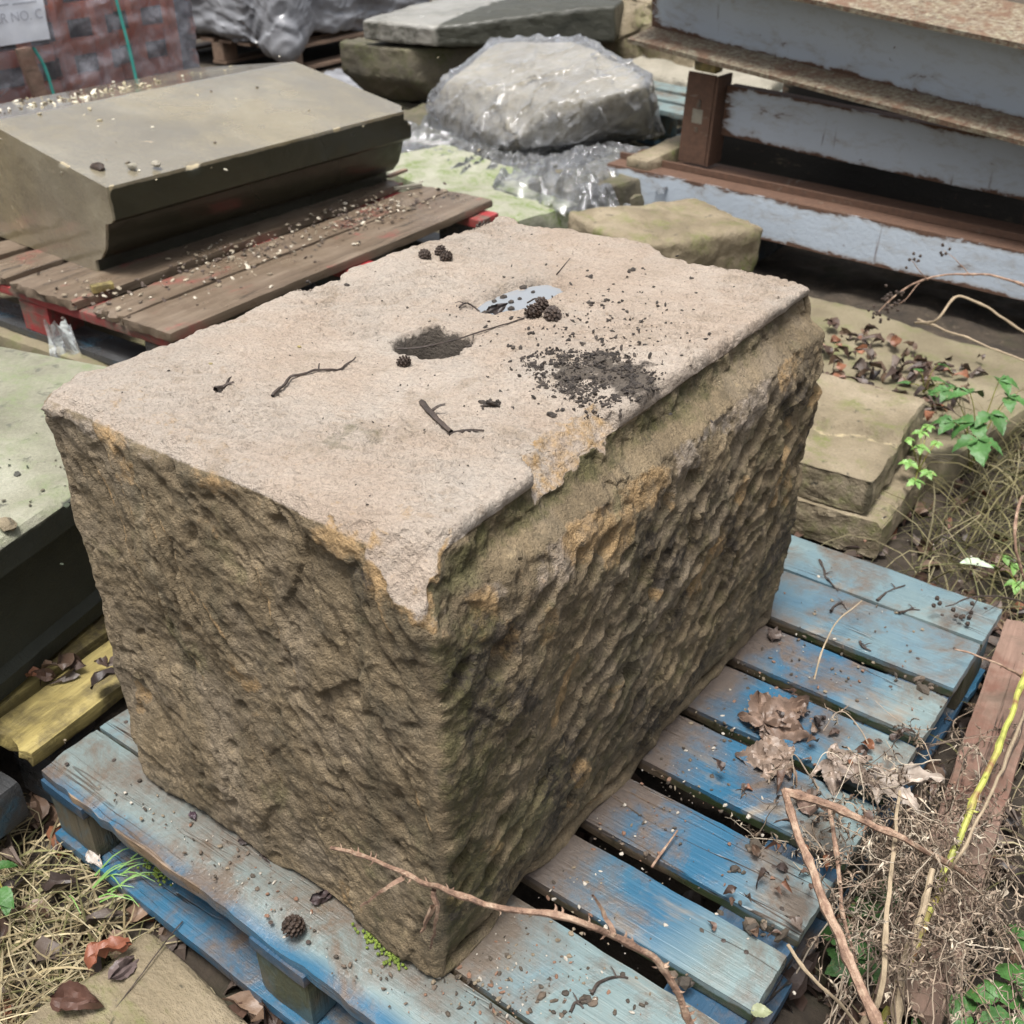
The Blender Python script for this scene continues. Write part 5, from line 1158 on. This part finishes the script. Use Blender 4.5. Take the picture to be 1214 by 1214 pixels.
# brittle dead weed tangle at the right
mb = MB(); BC = [(.24, .18, .13), (.33, .26, .19), (.15, .11, .08), (.46, .39, .30), (.27, .20, .145)]
def curl_spray(p, d, L, c, n=7):
    ax_ = np.cross(d, [0, 0, 1.]); P_ = [p]; q = p.copy(); v = d/np.linalg.norm(d)
    for k in range(n):
        v = v+np.array([random.gauss(0, .38), random.gauss(0, .38), random.gauss(-.08, .38)]); v /= np.linalg.norm(v); q = q+v*L/n; P_.append(q)
    P_ = np.array(P_); V, Q = tube(P_, np.linspace(.0009, .0004, len(P_)), 3); mb.add(V, Q, c); return P_
def weed(base, tip, r, fronds, L=.05, c=None, dense=1.):
    base, tip = np.array(base, float), np.array(tip, float); m = (base+tip)/2+np.array([random.gauss(0, .03), random.gauss(0, .03), random.uniform(0, .05)])
    P_ = spline([base, m, tip], 16); P_ += .004*np.stack([fbm(P_+k*5, 20, 2, k) for k in range(3)], 1); c = c or random.choice(BC); V, Q = tube(P_, np.linspace(r, r*.4, 16), 4); mb.add(V, Q, c)
    for k in range(fronds):
        b = P_[random.randrange(4, 16)]; d = np.array([random.gauss(0, 1), random.gauss(0, 1), random.gauss(-.15, .7)]); cc = np.array(random.choice(BC))*random.uniform(.7, 1.25)
        S = curl_spray(b, d, L*random.uniform(.5, 1.4), cc)
        for j in range(int(5*dense)):
            s_ = S[random.randrange(1, len(S))]; P2, Q2 = protos[j % 8]; mb.add((P2*random.uniform(.006, .014)*[1, .36, 1])@rotm(random.gauss(0, 1), random.gauss(0, 1), random.random()*6).T+s_, Q2, cc)
for k in range(70):
    px, py = random.gauss(1085, 66), random.gauss(1025, 64); z = random.uniform(.10, .24); t_ = G(px, py, z); b_ = t_+np.array([random.gauss(.03, .08), random.gauss(-.06, .08), 0]); b_[2] = .0
    weed(b_, t_, .0014, 10, .05)
for k in range(12):
    px, py = random.gauss(1010, 35), random.gauss(985, 40); t_ = G(px, py, .20); b_ = G(1110+random.gauss(0, 30), 1090, .03); weed(b_, t_, .0014, 8, .035)
for k in range(26):
    px, py = random.uniform(1050, 1214), random.uniform(830, 1190); t_ = G(px, py, random.uniform(.05, .2)); b_ = t_+[random.gauss(0, .1), random.gauss(0, .1), 0]; b_[2] = 0.; weed(b_, t_, .0013, 4, .05)
for k in range(10):
    px, py = random.uniform(930, 1080), random.uniform(860, 990); t_ = G(px, py, random.uniform(.165, .19)); weed(G(px+random.uniform(20, 80), py+random.uniform(-20, 40), .16), t_, .0013, 2, .03)
tag(mb.build('dead_weeds', MAT['grassattr']), 'brittle tangle of dead curled weeds at the right end of the blue pallet', None, None, 'stuff')

# ------------------------------------------------------------------ bramble canes, each its own thing
def cane(pts, r0, r1, mat, label, thorns=14, n=60, side=None, group='bramble canes round the blue pallet', wob=.003, nodes=True):
    mb = MB(); P_ = spline(pts, n); P_ = P_+wob*np.stack([fbm(P_+9*k, 14, 3, 3+k) for k in range(3)], 1); rad = np.linspace(r0, r1, n)
    if nodes: rad = rad*(1+.35*np.exp(-((np.arange(n) % 12)-6.)**2/1.5))
    V, Q = tube(P_, rad, 7); mb.add(V, Q)
    for k in range(thorns):
        i = random.randrange(2, n-2); t_ = P_[i+1]-P_[i-1]; t_ /= np.linalg.norm(t_); d = np.cross(t_, rng.normal(size=3)); d /= np.linalg.norm(d); L = max(r0, .003)*1.7
        V, Q = tube([P_[i], P_[i]+d*(rad[i]+L*.5), P_[i]+d*(rad[i]+L)-t_*L*.35], [rad[i]*.55, rad[i]*.28, .0001], 4); mb.add(V, Q)
    if side:
        for S in side:
            S_ = spline(S, 14); S_ += .0015*np.stack([fbm(S_+k*5, 60, 2, k) for k in range(3)], 1); V, Q = tube(S_, np.linspace(r1*.9, r1*.35, 14), 4); mb.add(V, Q)
    return tag(mb.build('bramble_cane', mat), label, 'cane', group)
f = [((395, 1005), -.05), ((440, 1018), -.06), ((485, 1040), -.07), ((525, 1055), -.085), ((600, 1075), -.085), ((680, 1090), -.06), ((740, 1117), -.03), ((778, 1140), -.01), ((797, 1168), .0), ((820, 1214), .01), ((840, 1260), .0)]
cane([GY(*a, y) for a, y in f], .0021, .0036, MAT['cane_red'], 'thorny brown cane arching across the near corner of the big block', 44, 90,
     side=[[GY(478, 1040, -.07), GY(455, 1055, -.085), GY(428, 1075, -.09)], [GY(515, 1055, -.08), GY(518, 1085, -.08), GY(510, 1124, -.07)], [GY(512, 1075, -.08), GY(500, 1105, -.08)], [GY(728, 1105, -.05), GY(715, 1080, -.05), GY(703, 1062, -.06)]])
cane([G(930, 938, .27), G(946, 988, .27), G(966, 1042, .26), G(990, 1100, .25), G(1012, 1155, .23), G(1044, 1225, .2), G(1070, 1290, .1)], .0045, .0065, MAT['cane_red'], 'thickest red brown cane leaning over the right ends of the blue boards', 4, 70)
cane([G(929, 940, .27), G(960, 946, .265), G(1005, 962, .25), G(1050, 985, .23), G(1100, 1010, .2), G(1160, 1045, .1)], .0062, .003, MAT['cane_red'], 'broken brown cane bent back from the top of the thickest cane', 2, 50)
cane([G(1225, 770, .16), G(1205, 830, .17), G(1186, 880, .17), G(1165, 930, .16), G(1140, 985, .14), G(1115, 1050, .12), G(1085, 1120, .1), G(1062, 1175, .06), G(1040, 1230, .0)], .0038, .0048, MAT['cane_green'], 'yellow green living cane rising at the right edge', 12, 70)
cane([G(1060, 1230, .05), G(1072, 1150, .12), G(1090, 1085, .17), G(1105, 1030, .2)], .006, .0035, MAT['cane_pale'], 'pale tan cane beside the foot of the yellow green cane', 2, 40)
cane([G(1000, 1235, .02), G(1040, 1185, .12), G(1052, 1100, .18), G(1060, 1010, .2), G(1066, 940, .19)], .0042, .0022, MAT['cane_pale'], 'upright dull cane between the thickest cane and the yellow green cane', 2, 40)
cane([G(935, 1120, .19), G(955, 1150, .17), G(985, 1180, .14), G(1005, 1205, .1), G(1030, 1230, .05)], .0022, .0018, MAT['cane_pale'], 'thin straw coloured stalk crossing the front right corner of the blue pallet', 0, 30)
cane([G(985, 960, .2), G(996, 1040, .19), G(1002, 1090, .16), G(1015, 1140, .12)], .003, .002, MAT['cane_red'], 'slender orange brown cane behind the thickest cane', 3, 30)
cane([G(1225, 820, .05), G(1180, 930, .22), G(1140, 1010, .22), G(1105, 1060, .1)], .0022, .0016, MAT['cane_pale'], 'thin dry stalk hanging in front of the reddish plank', 0, 30)
cane([G(1240, 350, .32), G(1190, 330, .34), G(1140, 326, .34), G(1095, 332, .33), G(1060, 352, .30), G(1040, 372, .26)], .0035, .0014, MAT['cane_red'], 'reddish cane with dead berry clusters below the lowest steel beam', 6, 50,
     side=[[G(1150, 326, .34), G(1130, 305, .38), G(1118, 297, .39)], [G(1100, 332, .33), G(1085, 315, .37), G(1080, 308, .38)], [G(1090, 335, .33), G(1070, 358, .31), G(1055, 362, .3)]])
cane([G(1085, 384, .20), G(1110, 380, .25), G(1133, 353, .30), G(1160, 360, .29), G(1190, 378, .26), G(1225, 400, .22)], .0034, .0026, MAT['cane_pale'], 'bent pale cane below the berry bearing cane', 3, 50)
cane([G(1088, 378, .18), G(1130, 395, .2), G(1170, 410, .19), G(1225, 432, .16)], .003, .002, MAT['cane_pale'], 'straight pale cane lying over the flat flagstone', 2, 40)
cane([G(1240, 590, .28), G(1212, 590, .26), G(1203, 630, .22), G(1208, 670, .16), G(1220, 700, .1)], .003, .0024, MAT['cane_red'], 'curved red cane at the right edge beyond the blue pallet', 4, 40)
cane([G(965, 805, .18), G(975, 770, .215), G(992, 738, .21), G(1022, 712, .19)], .0014, .001, MAT['cane_pale'], 'fine arched dry stalk on the far blue boards', 0, 24, wob=.001)
cane([G(1235, 815, .1), G(1190, 790, .16), G(1150, 775, .18), G(1130, 770, .18)], .002, .0012, MAT['cane_red'], 'thin side cane reaching over the far right corner of the blue pallet', 5, 24)
cane([G(772, 1028, .153), G(786, 1008, .16), G(803, 984, .166)], .0018, .0012, MAT['cane_red'], 'short brown stick poking up between two blue boards', 0, 14, wob=.0008)
cane([G(1232, 722, .1), G(1190, 708, .17), G(1155, 708, .19), G(1120, 718, .19)], .0016, .001, MAT['twig'], 'dark sprig of shrivelled berries over the farthest blue board', 0, 24,
     side=[[G(1160, 708, .19), G(1150, 725, .17), G(1142, 733, .16)], [G(1190, 708, .17), G(1178, 720, .165), G(1165, 728, .16)]])
# berries
mb = MB()
for px, py, z, n in ((1118, 297, .39, 6), (1080, 308, .38, 6), (1055, 362, .3, 14), (1042, 372, .27, 14), (1070, 350, .31, 8), (1052, 350, .3, 8), (1120, 718, .19, 4), (1142, 733, .162, 4), (1165, 727, .165, 3)):
    c = G(px, py, z)
    for k in range(n): V, F = blob((.0045,)*3, k, .3, 1); mb.add(V+c+rng.normal(size=3)*.011, F)
tag(mb.build('dead_berries', MAT['cone'], None, False), 'dead black berry clusters on the bramble canes', None, None, 'stuff')
twig('wire', [G(216, 1092, .025), G(190, 1125, .024), G(165, 1158, .022), G(138, 1195, .015)], .0009, .0009, MAT['twig'], 'thin black wire lying across the buff stone at the bottom left', 'wire', n=14, wob=.001)
o = mesh_obj('stone_fragment', *blob((.016, .012, .009), 41, .4, 2), MAT['yorkstone']); o.location = G(8, 622, .448); tag(o, 'buff stone fragment lying on the pale green slab at the left edge', 'stone chip')
chips('slab_grit', [((-.95, .10), .10, .16, .26, 46, lambda x, y: .442)], [(.05, .05, .04), (.10, .09, .06), (.04, .05, .03)], 'dark grit and leaf specks on the pale green slab', .004, .4)
for k, (px, py, lab) in enumerate(((355, 412, 'yellowish crumb on the pale top of the big block, near the curved black twig'), (250, 433, 'yellowish crumb on the pale top of the big block, near the short dark cone stalk'))):
    o = mesh_obj('lichen_crumb', *blob((.0032, .0026, .002), 51+k, .4, 1), MAT['yellowwood']); o.location = on_top(px, py, .001); tag(o, lab, 'crumb')
# twigs lying on the far blue boards
for pts, lab in (([(972, 664), (980, 685), (994, 700)], 'forked dark twig at the left of the farthest blue board'), ([(1040, 712), (1055, 700), (1072, 694)], 'small dark twig on the joint of the two farthest blue boards'), ([(1066, 728), (1078, 722), (1090, 722)], 'short twig fork right of the joint twig on the far blue boards'), ([(985, 726), (995, 715), (1005, 722)], 'dark flower stalk crumb on the second farthest blue board'), ([(700, 1180), (712, 1165), (730, 1158), (745, 1160)], 'dark frayed stalk on the blue boards at the bottom edge'), ([(676, 1200), (682, 1190), (690, 1196)], 'dark knot of stalk at the bottom edge of the blue boards'), ([(1018, 760), (1024, 768), (1032, 772)], 'little straight twig on the second farthest blue board')):
    twig('twig', [G(x, y, .1535) for x, y in pts], .0024, .001, MAT['twig'], lab, 'twig', None, 14, .003, [(.4, .01, .012, .004), (.7, -.012, .006, .003)])

# ------------------------------------------------------------------ green plants, leaf by leaf
def plant(name, label, base, leaves, mat, stem_mat, leafdims, serr=.12, cat='plant', nu=11):
    t = thing(name, label, cat, tuple(base)); P_, Q = leafgrid(leafdims[0], leafdims[1], .35, .16, 3, nu, 5, serr, 0, .25); me = None; ms = MB()
    for (x, y, z, rz, ry, s_) in leaves:
        if me is None: o = mesh_obj('leaf', P_, Q, mat, t); me = o.data
        else: o = bpy.data.objects.new('leaf', me); col.objects.link(o); o.parent = t
        o.location = (x, y, z); o.rotation_euler = (random.gauss(0, .25), ry, rz); o.scale = (s_,)*3
        V, F = tube(spline([(0, 0, 0), (x*.45, y*.45, z*.7), (x, y, z)], 7), np.linspace(.0016, .0009, 7), 4); ms.add(V, F)
    ms.build('stem', stem_mat, t); return t
def trefoil(c, rz, s_=1., ry=.3): return [(c[0], c[1], c[2], rz+a, ry, s_*q) for a, q in ((0, 1.), (1.25, .85), (-1.25, .85))]
b = G(1150, 560, .0); L = []
for k, (px, py, z, a, s_) in enumerate(((1150, 465, .20, 2.4, 1.), (1185, 450, .22, .6, .9), (1125, 462, .19, 3.4, .8), (1155, 500, .16, 4.2, 1.1), (1160, 520, .15, 5.2, 1.2), (1195, 470, .19, 0.2, .9), (1130, 500, .17, 3.1, .9), (1175, 490, .18, 5.6, 1.))):
    L += trefoil(G(px, py, z)-b, a, s_)
plant('bramble_plant', 'bramble plant with glossy toothed leaves at the right, above the dry grass', b, L, MAT['bramble_leaf'], MAT['cane_green'], (.062, .046))
b = G(1088, 560, .09); L = []
for px, py, z, s_ in ((1075, 520, .15, 1.), (1092, 530, .15, 1.1), (1100, 560, .12, 1.), (1085, 570, .11, 1.1), (1100, 505, .16, .9), (1078, 548, .13, 1.1), (1110, 525, .13, .8), (1092, 512, .16, 1.)):
    for j in range(5): L.append((*(G(px, py, z)-b), j*1.25+px, .2, s_))
plant('herb_plant', 'pale green lobed herb growing against the stacked buff stones', b, L, MAT['herb_leaf'], MAT['cane_green'], (.022, .015), .2, nu=9)
b = G(1095, 465, .07); L = []
for px, py, z, a, s_ in ((1078, 455, .11, 2.6, .9), (1105, 450, .13, 1.2, 1.), (1112, 432, .15, .8, .8), (1100, 462, .10, -.3, .9), (1120, 455, .11, .2, .8), (1090, 440, .13, 2., .8)):
    L += [(*(G(px, py, z)-b), a+q, .2, s_) for q in (-.5, 0, .5)]
plant('grass_herb', 'small narrow leaved green herb on the littered flagstone', b, L, MAT['bramble_leaf'], MAT['cane_green'], (.05, .016), .05)
b = G(1030, 1110, .0); L = []
for px, py, z, a, s_ in ((1030, 1085, .08, 2., 1.), (1040, 1062, .07, 1., 1.2), (1020, 1110, .06, 3.4, 1.1), (1045, 1120, .06, 5.2, 1.1), (1010, 1140, .05, 2.8, .9), (1035, 1140, .05, 4.3, .9)): L += trefoil(G(px, py, z)-b, a, s_)
plant('ivy_plant', 'dark green leaves below the right end of the blue pallet', b, L, MAT['dark_leaf'], MAT['twig'], (.05, .042), .08)
b = G(1190, 1190, .0); L = []
for px, py, z, a, s_ in ((1185, 1185, .07, 2., 1.), (1205, 1165, .08, 1., 1.1), (1150, 1200, .05, 3.1, .9), (1200, 1205, .06, 5.2, 1.2), (1205, 1110, .08, .8, .8), (1100, 1205, .04, 3., .7)): L += trefoil(G(px, py, z)-b, a, s_)
plant('bramble_plant', 'low green bramble leaves in the bottom right corner', b, L, MAT['bramble_leaf'], MAT['cane_red'], (.05, .038))
b = G(5, 1060, .0); L = [(*(G(px, py, z)-b), a, .2, s_) for px, py, z, a, s_ in ((-4, 1055, .04, 0., 1.), (-6, 1030, .04, 1.2, .8), (8, 1068, .03, -.6, .6))]
plant('weed_plant', 'small bright green weed at the left edge of the picture', b, L, MAT['bramble_leaf'], MAT['cane_green'], (.038, .03), .05)
b = G(1180, 680, .0); L = []
for px, py, z, a, s_ in ((1175, 672, .05, 2., .8), (1190, 660, .06, .5, .8), (1205, 690, .06, 5., .9), (1200, 670, .05, 0.2, .9)): L += trefoil(G(px, py, z)-b, a, s_)
plant('weed_plant', 'low green weed beyond the far right corner of the blue pallet', b, L, MAT['herb_leaf'], MAT['cane_green'], (.032, .024))
mb = MB()
for k in range(16):
    c = G(100+random.gauss(25, 14), 1045+random.gauss(0, 14), .01); a = random.uniform(-.3, 1.2); l = random.uniform(.04, .08)
    V, Q = tube(spline([c, c+[math.cos(a)*l*.5, math.sin(a)*l*.5, l*.35], c+[math.cos(a)*l, math.sin(a)*l, l*.3]], 6), np.linspace(.0016, .0004, 6), 3); mb.add(V, Q)
tag(mb.build('green_grass', MAT['herb_leaf']), 'few fresh green grass blades by the left corner of the blue pallet', None, None, 'stuff')
bpy.context.view_layer.update()
